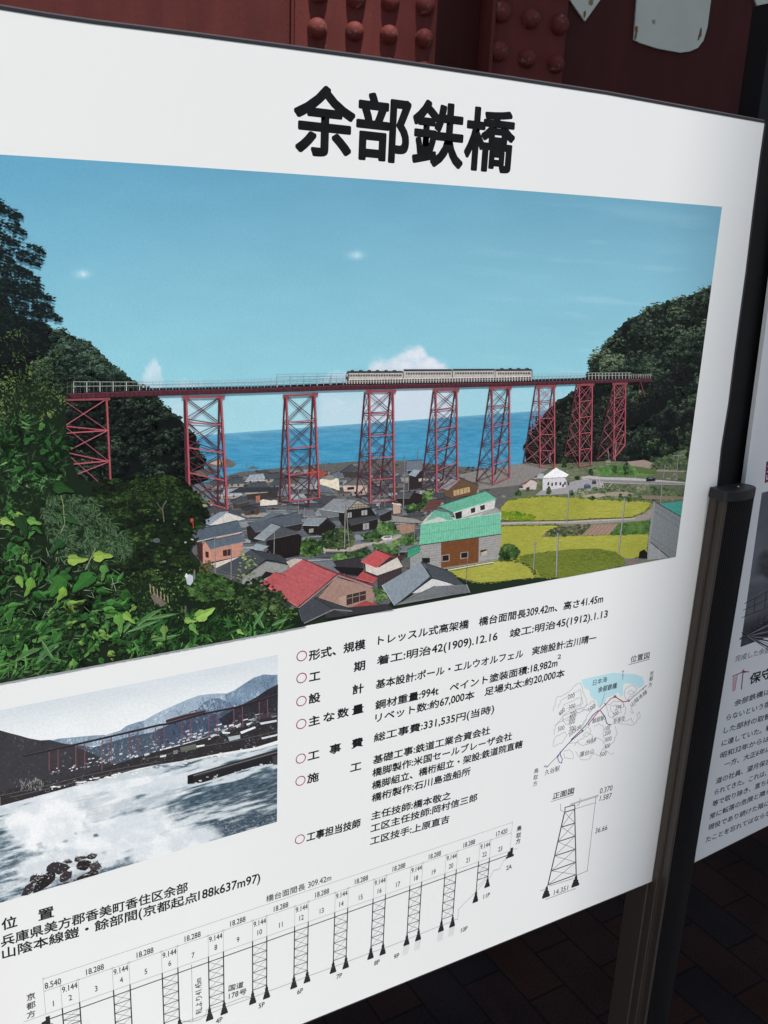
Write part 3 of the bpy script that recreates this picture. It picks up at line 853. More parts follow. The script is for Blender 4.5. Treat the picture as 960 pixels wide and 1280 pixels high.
f.line(P((568, 325), (600, 345), (635, 368), (680, 358)), 1.2, (165, 45, 60)); f.line(P((680, 358), (720, 322), (790, 262), (820, 235)), 0.8, (140, 110, 115))
for c_ in (((300, 590), (314, 596), (306, 606)), ((484, 380), (497, 384), (490, 396)), ((358, 540), (352, 553), (364, 552)), ((672, 350), (686, 356), (678, 368)), ((216, 664), (224, 674), (216, 682)), ((820, 235), (790, 262), (796, 270)), ((560, 318), (575, 318), (577, 330), (560, 331), (560, 318))):
    f.line(P(*c_), 0.8, (90, 35, 55))
f.line(P((632, 118), (630, 188)), 0.6, (90, 95, 100)); f.line(P((625, 125), (633, 116), (638, 126)), 0.5, (90, 95, 100)); f.line(P((623, 156), (637, 158)), 0.5, (90, 95, 100))
f.line(P((488, 292), (462, 380), (445, 412)), 0.6, (120, 150, 160))
NM = (58, 61, 65)
def mp_(s, a, b, col=NM, bold=0.0, em=0.0076):
    write(f, s, P(a)[0], P(b)[0], col, bold, em=em)
mp_('日本海', (390, 238), (502, 207), DK, 0.004, 0.0085); mp_('余部鉄橋', (430, 296), (580, 258), DK, 0.018, 0.0088)
for s, a, b in (('200', (188, 347), (243, 332)), ('300', (197, 430), (249, 413)), ('200', (205, 484), (258, 468)), ('300', (198, 520), (250, 505)), ('400', (196, 552), (246, 538)), ('300', (198, 604), (250, 590)),
                ('400', (128, 482), (172, 436)), ('500', (110, 604), (162, 588)), ('200', (202, 648), (248, 610)), ('100', (252, 608), (300, 578)), ('100', (362, 446), (412, 408)), ('100', (484, 600), (526, 588)),
                ('200', (482, 640), (532, 625)), ('300', (486, 690), (538, 674)), ('400', (480, 744), (526, 730)), ('500', (447, 808), (498, 793)), ('200', (552, 490), (596, 465)), ('.294.1', (562, 438), (636, 414)), ('.468.8', (330, 706), (414, 683))):
    mp_(s, a, b)
mp_('蓮台山', (283, 810), (396, 778), DK, 0.003, 0.008); mp_('餘部駅', (385, 542), (484, 512), NM, 0.006, 0.0078); mp_('至香住', (552, 547), (646, 518), NM, 0.003, 0.0078)
mp_('久谷駅', (5, 957), (124, 917), DK, 0.003, 0.0085); mp_('山陰本線', (700, 408), (828, 297), DK, 0.004, 0.0078)
mp_('位置図', (690, 54), (840, 18), K, 0.01, 0.0098); f.line(P((678, 69), (843, 26)), 0.7, (90, 93, 97))
column_text('京都方', P((860, 155), (855, 197), (848, 245)), 0.0072, NM)
column_text('鳥取方', [(670, 966), (669.3, 974), (668.6, 982)], 0.0075, NM)
f.build('location_map', M_INK, board)
# ------------------------------------------------------------------ the colour photograph printed on the board
U0, U1 = float(onboard([(-56, 250), (-56, 850)])[:, 0].max()), float(onboard([(902.5, 258.5)])[0][0])
V0 = float(onboard([(844.5, 696)])[0][1]); V1 = float(onboard([(440, 222.5)])[0][1])
U1b = float(onboard([(844.5, 696)])[0][0])
ph = Film(clip=(U0, max(U1, U1b), V0, V1))
VR = float(onboard([(902.5, 258.5)])[0][1])
ph.right = (U1b, (U1 - U1b) / (VR - V0), V0)
edge_top = lambda u: V1 + np.where(u > 0.345, (float(onboard([(902.5, 258.5)])[0][1]) - V1) * ((u - 0.345) / (U1 - 0.345)) ** 2, (float(onboard([(0, 194)])[0][1]) - V1) * ((0.345 - u) / 0.3) ** 2)

def topx(UV, z=0.0):                                               # board coordinates -> trace coordinates, to look colours up
    q = np.stack([UV[..., 0], np.full(UV.shape[:-1], CAM_D), UV[..., 1] - CAM_H], -1) @ RM
    return CX + F_PX * q[..., 0] / q[..., 2], CY + F_PX * q[..., 1] / q[..., 2]

def sky_col(x, y):
    hz = 541.7 - (x - 283) * 0.0725
    t = np.clip((y - 200) / (hz - 200), -0.2, 1)
    xr = x / 900.0
    top = mix((96, 158, 188), (98, 150, 176), xr[..., None]); midc = mix((126, 184, 203), (126, 180, 200), xr[..., None]); low = mix((152, 208, 217), (138, 194, 208), xr[..., None])
    c = np.where((t < 0.5)[..., None], mix(top, midc, np.clip(t * 2, -0.3, 1)[..., None]), mix(midc, low, np.clip(t * 2 - 1, 0, 1)[..., None]))
    c = c + ((fbm(21, x / 60, y / 22) - 0.5) * 7)[..., None]
    wisp = smooth(0.58, 0.8, fbm(31, (x + y * 2) / 150, (y - x * 0.1) / 12)) * smooth(500, 700, x) * 0.16 * smooth(230, 300, y)
    c = mix(c, (200, 222, 230), wisp[..., None])
    def cloud(cx, base, rx, h, seed, amt):
        X = (x - cx) / rx; B = base - (x - cx) * 0.06
        n = fbm(seed, x / 11, y / 9, 5)
        prof = h * np.clip(1 - np.abs(X) ** 2.0, 0, 1) * (0.72 + 0.5 * noise2(seed + 9, x / 15.0, x * 0 + 3.3))
        a = smooth(-4.0, 6.5, prof - (B - y) + (n - 0.5) * 13) * smooth(1.15, 0.7, np.abs(X))
        lit = smooth(0.3, 0.7, n + 0.012 * (B - y - 12))
        return a * amt, mix((196, 208, 220), (218, 222, 231), lit[..., None])
    for args in ((510, 472, 62, 38, 41, 0.9), (538, 472, 26, 26, 43, 0.5), (478, 472, 24, 26, 45, 0.5), (190, 480, 16, 28, 51, 0.6), (425, 478, 28, 17, 61, 0.5), (232, 484, 26, 10, 71, 0.4), (560, 500, 190, 14, 81, 0.22), (330, 512, 150, 26, 91, 0.2)):
        a, cc = cloud(*args)
        c = mix(c, cc, a[..., None])
    return c

us, ts = np.meshgrid(np.linspace(0, 1, 300), np.linspace(0, 1, 230) ** 1.0)
vbot = float(onboard([(300, 640)])[0][1])
UU = U0 + us * (U1 - U0 + (U1b - U1) * (VR - vbot) / (VR - V0) * ts)
ph.tex = 0.1
# full sheet first: dark green ground colour, then the sky over it
ph.raw([(U0, V0), (U1b, V0), (U1, edge_top(np.array(U1))), (0.55, float(edge_top(np.array(0.55)))), (0.345, V1), (0.2, float(edge_top(np.array(0.2)))), (U0, float(edge_top(np.array(U0))))], ink((30, 42, 30)))
ph.lift(25)
VV = edge_top(UU) * (1 - ts) + vbot * ts
UV = np.stack([UU, VV], -1)
X, Y = topx(UV)
ph.grid(UV, ink(np.clip(sky_col(X, Y), 0, 255)))
Z_SKY = ph.z

def pxgrid(x0, x1, ytop, ybot, nx, ny, fn):
    s, t = np.meshgrid(np.linspace(0, 1, nx), np.linspace(0, 1, ny))
    x = x0 + s * (x1 - x0); y = ytop(x) * (1 - t) + ybot(x) * t
    UV = onboard(np.stack([x, y], -1).reshape(-1, 2), ph.z).reshape(ny, nx, 2)
    ph.grid(UV, ink(np.clip(fn(x, y, t), 0, 255)))
ph.tex = 0.25
def sea_fn(x, y, t):
    c = mix((84, 146, 178), (66, 142, 178), smooth(0, 0.35, t)[..., None]); c = mix(c, (78, 154, 184), smooth(0.5, 1.0, t)[..., None])
    c = c + ((fbm(101, x / 14, y / 1.8, 4) - 0.5) * 34)[..., None] * np.array([1.0, 0.9, 0.8]) + ((fbm(111, x / 70, y / 7, 3) - 0.5) * 18)[..., None]
    return mix(c, (120, 176, 200), (smooth(0.06, 0.0, t) * 0.55)[..., None])
pxgrid(205, 722, lambda x: 541.7 - (x - 283) * 0.0725, lambda x: 612 - (x - 283) * 0.05, 400, 120, sea_fn)

ph.tex = 0.6
# ---------- foliage kit
def pip(poly, n):
    P = np.asarray(poly, float)
    lo, hi = P.min(0), P.max(0); out = []
    while len(out) < n:
        q = lo + rng.random((n * 2, 2)) * (hi - lo)
        ins = np.zeros(len(q), bool); j = len(P) - 1
        for i in range(len(P)):
            c = ((P[i, 1] > q[:, 1]) != (P[j, 1] > q[:, 1])) & (q[:, 0] < (P[j, 0] - P[i, 0]) * (q[:, 1] - P[i, 1]) / (P[j, 1] - P[i, 1] + 1e-12) + P[i, 0])
            ins ^= c; j = i
        out += list(q[ins])
    return np.array(out[:n])
def blob(c, rx, ry, k=7, j=0.35):
    a = np.sort(rng.random(k) * 0.5 + np.arange(k)) * 2 * math.pi / k
    r = 1 + (rng.random(k) - 0.5) * 2 * j
    return np.stack([c[0] + rx * r * np.cos(a), c[1] + ry * r * np.sin(a)], 1)
def blade(c, L_, w, ang, bend=0.0):
    t = np.array([0, 0.3, 0.65, 1.0]); hw = np.array([0.25, 1.0, 0.75, 0.0]) * w / 2
    mx_ = np.cumsum([0] + [0.35] * 3) / 1.05
    px_ = [c[0]]; py_ = [c[1]]
    for k in range(3):
        a = ang + bend * k / 2
        px_.append(px_[-1] + math.cos(a) * L_ * (t[k + 1] - t[k])); py_.append(py_[-1] + math.sin(a) * L_ * (t[k + 1] - t[k]))
    px_ = np.array(px_); py_ = np.array(py_)
    nx_, ny_ = -math.sin(ang + bend / 2), math.cos(ang + bend / 2)
    return np.concatenate([np.stack([px_ + nx_ * hw, py_ + ny_ * hw], 1), np.stack([px_ - nx_ * hw, py_ - ny_ * hw], 1)[::-1][1:]])
def heart(c, r, ang, sq=0.75):
    out = []
    for t in np.linspace(0, 2 * math.pi, 17)[:-1]:
        rr = r * (1 - 0.35 * math.cos(t) + 0.12 * math.cos(3 * t) + (0.0 if abs(t - 0) > 0.3 else -0.18))
        x, y = -rr * math.cos(t), rr * sq * math.sin(t)
        out.append((c[0] + x * math.cos(ang) - y * math.sin(ang), c[1] + x * math.sin(ang) + y * math.cos(ang)))
    return np.array(out)
KU = [(-0.62, 0.05), (-0.74, 0.3), (-0.55, 0.62), (-0.18, 0.8), (0.06, 0.72), (0.16, 0.5), (0.3, 0.44), (0.55, 0.4), (0.8, 0.22), (1.0, 0.0)]
def kudzu(c, r, ang, sq=0.7):                                      # a lobed leaf, drawn tilted by sq
    n_ = 0.6 + 0.5 * rng.random()
    up_h = [(x, y * (n_ if 4 <= k <= 7 else 1.0)) for k, (x, y) in enumerate(KU)]
    pts = up_h + [(x, -y * (0.8 + 0.3 * rng.random())) for x, y in up_h[::-1][1:]]
    P_ = np.array(pts) * r * (1 + rng.normal(0, 0.04, (len(pts), 1))); P_[:, 1] *= sq
    P_[:, 1] += 0.12 * r * (P_[:, 0] / r) ** 2 * rng.choice([-1, 1])
    return np.stack([c[0] + P_[:, 0] * math.cos(ang) - P_[:, 1] * math.sin(ang), c[1] + P_[:, 0] * math.sin(ang) + P_[:, 1] * math.cos(ang)], 1)
def ramp(cols, t):
    cols = np.asarray(cols, float); t = np.clip(t, 0, 1) * (len(cols) - 1)
    i = min(int(t), len(cols) - 2)
    return cols[i] + (cols[i + 1] - cols[i]) * (t - i)
def wood(region, n, r, cols, seed, light=(-0.25, -0.9), dab=9, back=0.5):
    """a wooded slope: crowns from back to front, each with a dark foot, a body and lit dabs"""
    pts = pip(region, n)
    pts = pts[np.argsort(pts[:, 1] + rng.random(n) * r * 2)]
    polys, cc = [], []
    for p in pts:
        g = fbm(seed, np.array([p[0] / (r * 7)]), np.array([p[1] / (r * 5)]), 3)[0]
        s = r * (0.6 + 0.9 * rng.random()); base = 0.55 * g + 0.25 * rng.random()
        polys.append(blob((p[0], p[1] + s * 0.45), s * 1.15, s * 0.9)); cc.append(ramp(cols, base * 0.35))
        for k in range(dab):
            a = rng.random() * 2 * math.pi; d = math.sqrt(rng.random()) * s
            q = (p[0] + math.cos(a) * d, p[1] + math.sin(a) * d * 0.8)
            li = 0.5 - 0.5 * (math.sin(a) * -light[1] * -1 * d / s * -1)
            lit = base * 0.7 + 0.35 * (-math.sin(a) * d / s) + (rng.random() - 0.5) * 0.35
            e = s * (0.16 + 0.2 * rng.random())
            polys.append(blob(q, e * 1.2, e * 0.8, 6, 0.45)); cc.append(ramp(cols, lit))
    ph.many(polys, cc, 5e-6)
def leaves(region, n, L0, L1, w, angs, cols, spread=0.5, kind='blade', seed=1, gn=40, bias=0.0):
    pts = pip(region, n); polys, cc = [], []
    for p in pts:
        g = fbm(seed, np.array([p[0] / gn]), np.array([p[1] / gn]), 3)[0]
        L_ = L0 + (L1 - L0) * rng.random() ** 1.5
        a = angs[rng.integers(len(angs))] + rng.normal(0, spread)
        t = 0.15 + 1.5 * (g - 0.3) + rng.normal(0, 0.2) + bias
        col = ramp(cols, t)
        if kind == 'blade':
            polys.append(blade(p, L_, L_ * w, a, rng.normal(0, 0.3))); cc.append(col)
        elif kind == 'blob':
            polys.append(blob(p, L_, L_ * w)); cc.append(col)
        else:
            h = kudzu(p, L_, a, w * (0.55 + 0.5 * rng.random())); k5 = 1 + rng.normal(0, 0.06)
            polys.append(h + np.array([0.8 + 0.08 * L_, 1.4 + 0.12 * L_])); cc.append(np.array(cols[0]) * 0.8)
            polys.append(h); cc.append(col * k5)
            polys.append(h[:10]); cc.append(np.clip(col * k5 * (1.16 if rng.random() < 0.55 else 0.82) + (3, 2, 0), 0, 255))
            polys.append(np.concatenate([h[9:13], h[9:13][::-1] + np.array([0.3, 0.75])])); cc.append(np.clip(col * 0.75 + (34, 42, 32), 0, 255))
            polys.append(blade((p[0] - L_ * 0.6 * math.cos(a), p[1] - L_ * 0.6 * math.sin(a)), L_ * 1.5, max(0.45, L_ * 0.045), a)); cc.append(np.clip(col * 0.85 + (24, 34, 24), 0, 255))
            for q_ in (0.5, -0.55):
                polys.append(blade((p[0] - L_ * 0.3 * math.cos(a), p[1] - L_ * 0.3 * math.sin(a)), L_ * 0.7, max(0.35, L_ * 0.03), a + q_)); cc.append(np.clip(col * 0.9 + (12, 18, 12), 0, 255))
    if kind == 'heart':                                            # keep each leaf's halves and vein together in the stack
        order = np.argsort(np.repeat(rng.random(n), 7), kind='stable')
        polys = [polys[i] for i in order]; cc = [cc[i] for i in order]
    ph.many(polys, cc, 5e-6)

def crowns(region, n, r0, r1, cols, seed, per=70, e0=0.5, e1=1.5, bias=0.0):
    """tree crowns one by one, back to front: a dark body, then many small leaf dabs, lit from the upper left"""
    pts = pip(region, n); pts = pts[np.argsort(pts[:, 1])]
    polys, cc = [], []
    for p in pts:
        g = fbm(seed, np.array([p[0] / 45.0]), np.array([p[1] / 35.0]), 2)[0]
        s = r0 + (r1 - r0) * rng.random() ** 1.4; tone = 0.75 * (g - 0.5) + rng.normal(0, 0.07) + bias
        polys.append(blob((p[0] + s * 0.1, p[1] + s * 0.35), s * 1.05, s * 0.85, 11, 0.22)); cc.append(ramp(cols, 0.05 + max(0, tone) * 0.3))
        for k in range(int(per * (s / r1) ** 1.3)):
            a = rng.random() * 2 * math.pi; d = math.sqrt(rng.random())
            q = (p[0] + math.cos(a) * d * s * 1.05, p[1] + math.sin(a) * d * s * 0.85)
            n_ = noise2(seed + 5, np.array([q[0] / 3.2]), np.array([q[1] / 2.6]))[0]
            lit = 0.34 + tone + 0.26 * d * math.cos(a + 2.0) + 0.55 * (n_ - 0.5) + rng.normal(0, 0.07)
            e = e0 + (e1 - e0) * rng.random() ** 2
            polys.append(blob(q, e * 1.3, e * 0.8, 5, 0.4)); cc.append(ramp(cols, lit))
    ph.many(polys, cc, 8e-6)

# ---------- hills
HILL = [(7, 12, 12), (22, 33, 30), (42, 58, 49), (68, 86, 66), (108, 124, 98)]
rh = [(655, 560), (668, 536), (685, 512), (700, 500), (725, 484), (737, 463), (748, 447), (757, 430), (768, 417), (782, 402), (800, 393), (818, 383), (840, 377), (862, 370), (878, 363), (905, 352), (905, 620), (760, 600), (660, 592)]
rough = []
for a, b in zip(rh, rh[1:12] + [rh[-1]]):
    rough.append(a)
ph.poly(rh, (9, 14, 15))
pts = np.array(rh[:16]); polys, cc = [], []
for a, b in zip(pts, pts[1:]):
    for k in range(int(np.hypot(*(b - a)) / 2.2) + 1):
        q = a + (b - a) * rng.random() + rng.normal(0, 1.0, 2)
        polys.append(blob(q + (0.5, 1.2), 1.2 + 2.4 * rng.random(), 1.0 + 2.0 * rng.random(), 7, 0.5)); cc.append(ramp(HILL, 0.15 + 0.35 * rng.random()))
ph.many(polys, cc)
crowns([(738, 468), (748, 448), (770, 417), (800, 394), (840, 378), (905, 356), (905, 500), (870, 560), (850, 585), (800, 572), (778, 540), (768, 500)], 150, 8, 19, HILL, 131, 210, bias=0.1)
crowns([(775, 490), (905, 440), (905, 600), (845, 604), (790, 578)], 45, 8, 16, [(5, 9, 10), (15, 22, 22), (28, 38, 34), (48, 60, 48), (80, 94, 72)], 141, 170, bias=0.06)
crowns([(800, 560), (905, 520), (905, 600), (800, 590)], 26, 5, 9, [(8, 14, 12), (24, 36, 26), (44, 60, 42), (70, 88, 60), (104, 120, 84)], 143, 80)
wood([(655, 578), (672, 545), (690, 512), (712, 508), (735, 490), (760, 500), (790, 580), (735, 585)], 190, 4.2, [(16, 22, 22), (34, 40, 36), (52, 58, 46), (74, 82, 60), (96, 100, 74)], 151)
for (x, y0, y1, w) in ((712, 498, 545, 11), (664, 530, 565, 9), (672, 520, 560, 8), (722, 540, 565, 9)):
    polys, cc = [], []
    for k in range(80):
        t = rng.random() ** 0.8; s = rng.choice([-1, 1])
        polys.append(blade((x + s * 0.5, y0 + t * (y1 - y0)), 2 + w * t * (0.3 + 0.5 * rng.random()), 2.2, (0.25 if s > 0 else math.pi - 0.25) + rng.normal(0, 0.2))); cc.append(ramp(HILL, rng.random() * 0.6))
    ph.many(polys, cc)

LHILL = [(11, 18, 18), (28, 42, 38), (48, 68, 58), (74, 98, 80), (112, 132, 108)]
lh = [(-60, 400), (55, 404), (72, 416), (86, 422), (100, 424), (112, 428), (124, 439), (133, 450), (148, 463), (163, 473), (180, 486), (196, 497), (208, 512), (222, 520), (232, 532), (246, 552), (252, 575), (260, 600), (150, 640), (-60, 640)]
ph.poly(lh, (11, 17, 17))
pts = np.array(lh[:18]); polys, cc = [], []
for a, b in zip(pts, pts[1:]):
    for k in range(int(np.hypot(*(b - a)) / 2.5) + 1):
        q = a + (b - a) * rng.random() + rng.normal(0, 0.8, 2)
        polys.append(blob(q + (0, 1), 1.4 + 1.8 * rng.random(), 1.0 + 1.5 * rng.random(), 7, 0.4)); cc.append(ramp(LHILL, 0.2 + 0.35 * rng.random()))
ph.many(polys, cc)
crowns([(50, 406), (88, 424), (112, 430), (127, 443), (150, 467), (180, 489), (205, 513), (85, 520), (40, 500)], 190, 5, 12, LHILL, 161, 130, 0.5, 1.3, 0.05)
leaves([(55, 408), (100, 428), (125, 443), (150, 468), (180, 490), (205, 515), (85, 520), (40, 500)], 260, 1.2, 3.5, 0.28, [0.15, 3.0], LHILL, 0.3, seed=163, gn=12)
crowns([(80, 500), (180, 498), (210, 514), (232, 536), (246, 560), (252, 592), (180, 612), (90, 600)], 210, 4.5, 11, [(5, 9, 9), (16, 24, 22), (34, 46, 40), (58, 74, 58), (96, 112, 90)], 171, 120, 0.5, 1.3, 0.06)
# shore rocks beyond the left hill
for pts_, c in ((((255, 583), (262, 577), (272, 574), (285, 573), (296, 580), (290, 584), (262, 584)), (104, 96, 94)), (((262, 579), (275, 574), (283, 575), (272, 582)), (176, 156, 142)), (((310, 586), (316, 582), (324, 586)), (96, 98, 100)),
                ((((240, 590), (262, 584), (272, 587), (276, 590), (250, 596))), (96, 90, 86))):
    ph.poly(pts_, c)

# ---------- flat land: fields, roads, plots on the right
def C(ox, oy, s):
    return lambda *pts: [(ox + x / s, oy + y / s) for x, y in pts]
A8 = C(640, 540, 4.174); C6 = C(420, 420, 3.0); C8 = C(220, 580, 3.0); C9 = C(460, 560, 3.0); C4 = C(360, 560, 5.333); C5 = C(280, 560, 5.333); C3 = C(220, 640, 5.333); C7 = C(640, 340, 3.0)
ph.poly([(500, 640), (560, 600), (660, 585), (770, 578), (905, 590), (905, 720), (640, 720), (500, 700)], (112, 116, 96))
ph.poly([(600, 600), (660, 582), (760, 576), (860, 582), (862, 640), (640, 640)], (96, 104, 82))
def mottled(region, n, r, cols, seed, sq=0.6, gn=20):
    leaves(region, n, r * 0.5, r * 1.4, sq, [0], cols, kind='blob', seed=seed, gn=gn)
mottled([(620, 590), (760, 575), (862, 580), (862, 640), (640, 640)], 900, 2.4, [(60, 72, 52), (86, 96, 72), (110, 116, 92), (140, 138, 118)], 181, 0.4)
ph.poly(A8((430, 200), (500, 175), (590, 172), (680, 195), (740, 215), (700, 232), (560, 232), (450, 225)), (84, 116, 66))
mottled(A8((430, 200), (500, 175), (590, 172), (680, 195), (740, 215), (700, 230), (450, 222)), 420, 1.6, [(50, 84, 44), (80, 118, 62), (112, 146, 84)], 183, 0.5)
ph.poly(A8((600, 155), (690, 145), (730, 160), (720, 180), (760, 196), (905, 200), (905, 210), (740, 205), (690, 185), (620, 175)), (150, 134, 124))
mottled(A8((730, 190), (760, 140), (905, 90), (920, 190), (905, 200)), 420, 2.0, [(34, 48, 36), (54, 70, 48), (80, 96, 66), (112, 124, 92)], 185, 0.6)
ph.poly(A8((360, 235), (400, 228), (480, 236), (600, 238), (740, 248), (905, 262), (905, 276), (700, 272), (560, 268), (430, 262), (370, 246)), (176, 172, 172))
ph.poly(A8((372, 238), (430, 246), (560, 250), (740, 258), (905, 268), (905, 274), (700, 270), (560, 265), (430, 259)), (130, 128, 130))
ph.poly(A8((120, 330), (160, 300), (300, 262), (370, 246), (470, 262), (480, 290), (420, 305), (330, 320), (250, 325)), (150, 148, 152))
ph.poly(A8((330, 330), (480, 295), (560, 290), (640, 330), (560, 352), (420, 348)), (122, 124, 104))
mottled(A8((300, 340), (340, 300), (520, 275), (720, 280), (905, 300), (905, 350), (640, 362), (440, 350)), 800, 1.9, [(46, 62, 44), (76, 94, 62), (104, 118, 82), (150, 144, 122)], 187, 0.45)
for r_, c in ((((480, 318), (560, 310), (640, 320), (600, 336), (500, 332)), (150, 138, 122)), (((600, 335), (720, 330), (900, 338), (900, 352), (700, 350)), (128, 116, 100)), (((360, 335), (450, 318), (500, 330), (430, 345)), (160, 150, 136))):
    ph.poly(A8(*r_), c)
FIELD = [(124, 126, 50), (150, 152, 62), (164, 164, 76), (178, 172, 98)]
def field(pts, cols, seed, n=900, rim=(54, 62, 34)):
    ph.tex = 0.3
    ph.poly(pts, rim); c = np.mean(np.asarray(pts), 0)
    q = [tuple(c + (np.array(p) - c) * np.array([0.988, 0.965])) for p in pts]
    ph.poly(q, cols[1])
    leaves(q, n, 3, 9, 0.13, [-0.05, 3.1], [mix(c_, cols[2], 0.4) for c_ in cols], 0.12, seed=seed, gn=38)
    polys, cc = [], []                                             # ragged verge
    for a_, b_ in zip(pts, pts[1:] + pts[:1]):
        a_, b_ = np.array(a_), np.array(b_)
        for k_ in range(int(np.hypot(*(b_ - a_)) / 1.6) + 1):
            polys.append(blob(a_ + (b_ - a_) * rng.random() + rng.normal(0, 0.5, 2), 0.6 + 1.3 * rng.random(), 0.4 + 0.6 * rng.random(), 6, 0.5)); cc.append(ramp([(50, 60, 32), (90, 104, 48), (140, 142, 66)], rng.random()))
    ph.many(polys, cc)
    ph.tex = 0.6
up_ = A8((-60, 365), (20, 348), (100, 338), (190, 334), (330, 342), (480, 352), (640, 358), (735, 366), (715, 392), (690, 420), (620, 446), (450, 452), (280, 462), (100, 464), (-30, 462), (-66, 455))
field(up_, FIELD, 191, 1500)
mottled(A8((-66, 455), (-66, 420), (0, 410), (120, 440), (100, 462)), 120, 3, [(80, 112, 30), (104, 132, 34), (132, 146, 40)], 193, 0.4)
ph.poly(A8((-90, 470), (100, 466), (290, 464), (460, 455), (620, 450), (690, 425), (730, 392), (735, 440), (700, 462), (560, 470), (400, 480), (200, 482), (60, 486), (-40, 505), (-100, 500)), (146, 138, 130))
ph.line(A8((-60, 476), (100, 472), (290, 470), (460, 461), (640, 452)), 1.3, (176, 172, 166)); ph.line(A8((-60, 466), (100, 464), (290, 462), (450, 452), (620, 446)), 1.0, (64, 72, 40))
low = A8((-130, 500), (-40, 488), (60, 485), (230, 484), (260, 490), (160, 545), (330, 540), (520, 535), (720, 530), (705, 640), (640, 660), (560, 700), (300, 760), (130, 760), (120, 720), (40, 670), (-40, 660), (-100, 640), (-140, 560))
field(low, FIELD, 195, 1700)
shade = A8((20, 680), (60, 640), (160, 628), (290, 612), (430, 608), (540, 625), (600, 670), (590, 690), (420, 730), (300, 760), (140, 760), (130, 720), (70, 690))
ph.poly(shade, (106, 116, 46)); leaves(shade, 900, 3, 8, 0.16, [-0.05, 3.1], [(78, 94, 36), (100, 114, 44), (126, 132, 58)], 0.12, seed=197)
ph.poly(A8((210, 545), (250, 500), (330, 486), (400, 482), (420, 490), (350, 535)), (132, 112, 100)); mottled(A8((150, 545), (215, 500), (330, 486), (400, 482), (420, 490), (370, 540)), 240, 2.2, [(54, 66, 44), (80, 92, 60), (120, 108, 92), (160, 140, 124)], 199, 0.5)
ph.poly(A8((360, 540), (420, 485), (560, 480), (510, 535)), (150, 126, 112))
for k in range(7):
    ph.line(A8((372 + k * 22, 538), (428 + k * 20, 486)), 0.6, (122, 100, 88), lift=0.3)
ph.poly(A8((510, 535), (560, 480), (720, 462), (720, 528)), (66, 92, 46)); mottled(A8((510, 535), (560, 480), (720, 462), (720, 528)), 420, 2.1, [(34, 62, 30), (62, 96, 46), (96, 124, 66)], 203, 0.6)
ph.poly(A8((-90, 640), (-20, 665), (60, 680), (110, 705), (140, 760), (120, 760), (80, 705), (20, 685), (-40, 672)), (66, 74, 36))
ll = A8((-330, 690), (-220, 665), (-120, 650), (-40, 668), (40, 680), (90, 705), (125, 760), (-160, 790), (-280, 760), (-330, 720))
field(ll, FIELD, 205, 900)
ph.poly(A8((580, 660), (700, 660), (640, 690), (600, 695)), (112, 108, 108)); ph.poly(A8((660, 660), (665, 625), (690, 612), (715, 640), (735, 662)), (22, 26, 20)); ph.poly(A8((640, 688), (600, 684), (630, 676)), (150, 104, 72))
# the grey gable at the lower right
ph.poly(A8((738, 360), (880, 440), (860, 655), (705, 668), (712, 560)), (122, 128, 130)); ph.poly(A8((705, 668), (716, 560), (812, 655)), (146, 148, 150)); ph.poly(A8((770, 375), (905, 358), (880, 442)), (68, 148, 136))
ph.line(A8((735, 358), (885, 444)), 1.1, (60, 62, 66)); ph.line(A8((738, 410), (872, 500)), 0.6, (96, 100, 104)); ph.line(A8((745, 385), (875, 466)), 0.5, (104, 108, 112)); ph.line(A8((716, 545), (866, 640)), 0.6, (100, 104, 106)); ph.line(A8((720, 572), (765, 610), (820, 655)), 1.3, (62, 64, 68)); ph.line(A8((712, 560), (860, 655)), 0.6, (108, 110, 112)); ph.line(A8((768, 612), (770, 662)), 0.8, (160, 160, 162))
ph.poly(A8((738, 360), (712, 560), (705, 668), (712, 668), (722, 560), (748, 366)), (138, 142, 144))
# white hut, small red hut, cars, poles
ph.poly(A8((160, 246), (270, 232), (285, 255), (280, 290), (160, 306)), (196, 194, 198)); ph.poly(A8((152, 242), (228, 186), (296, 222), (284, 236)), (232, 232, 234)); ph.line(A8((152, 243), (284, 236), (297, 223)), 0.8, (150, 150, 156))
for x, y in ((185, 262), (205, 266), (225, 262), (248, 262), (272, 260), (290, 262), (262, 272)):
    ph.poly(A8((x, y), (x + 9, y - 1), (x + 9, y + 15), (x, y + 17)), (52, 54, 60))
ph.poly(A8((55, 208), (68, 200), (130, 240), (165, 240), (165, 215), (150, 232), (110, 236)), (178, 174, 176)); ph.poly(A8((55, 222), (120, 205), (165, 212), (165, 240), (110, 245)), (168, 166, 170)); ph.poly(A8((68, 226), (52, 204), (130, 190), (166, 188), (165, 216)), (78, 86, 98)); ph.poly(A8((112, 228), (132, 225), (132, 236), (112, 240)), (56, 66, 88))
ph.poly(A8((0, 272), (60, 272), (100, 250), (130, 262), (126, 300), (60, 300), (0, 296)), (188, 176, 172)); ph.poly(A8((-5, 268), (30, 240), (104, 238), (70, 274)), (138, 70, 66)); ph.line(A8((104, 238), (132, 260)), 0.9, (120, 62, 60)); ph.poly(A8((74, 290), (92, 286), (92, 300), (74, 302)), (50, 48, 52))
for x, y, w, c in ((375, 272, 36, (62, 76, 104)), (700, 236, 48, (30, 28, 30)), (418, 250, 22, (54, 50, 54))):
    ph.poly(A8((x, y + 8), (x + w * 0.2, y), (x + w * 0.7, y - 1), (x + w, y + 9), (x + w, y + 20), (x, y + 22)), c); ph.poly(A8((x + w * 0.22, y + 8), (x + w * 0.3, y + 2), (x + w * 0.66, y + 1), (x + w * 0.75, y + 8)), (104, 116, 128))
for pts_ in (((442, 250), (446, 290)), ((456, 248), (468, 292)), ((470, 256), (480, 290)), ((520, 270), (505, 285))):
    ph.line(A8(*pts_), 0.7, (190, 176, 176))
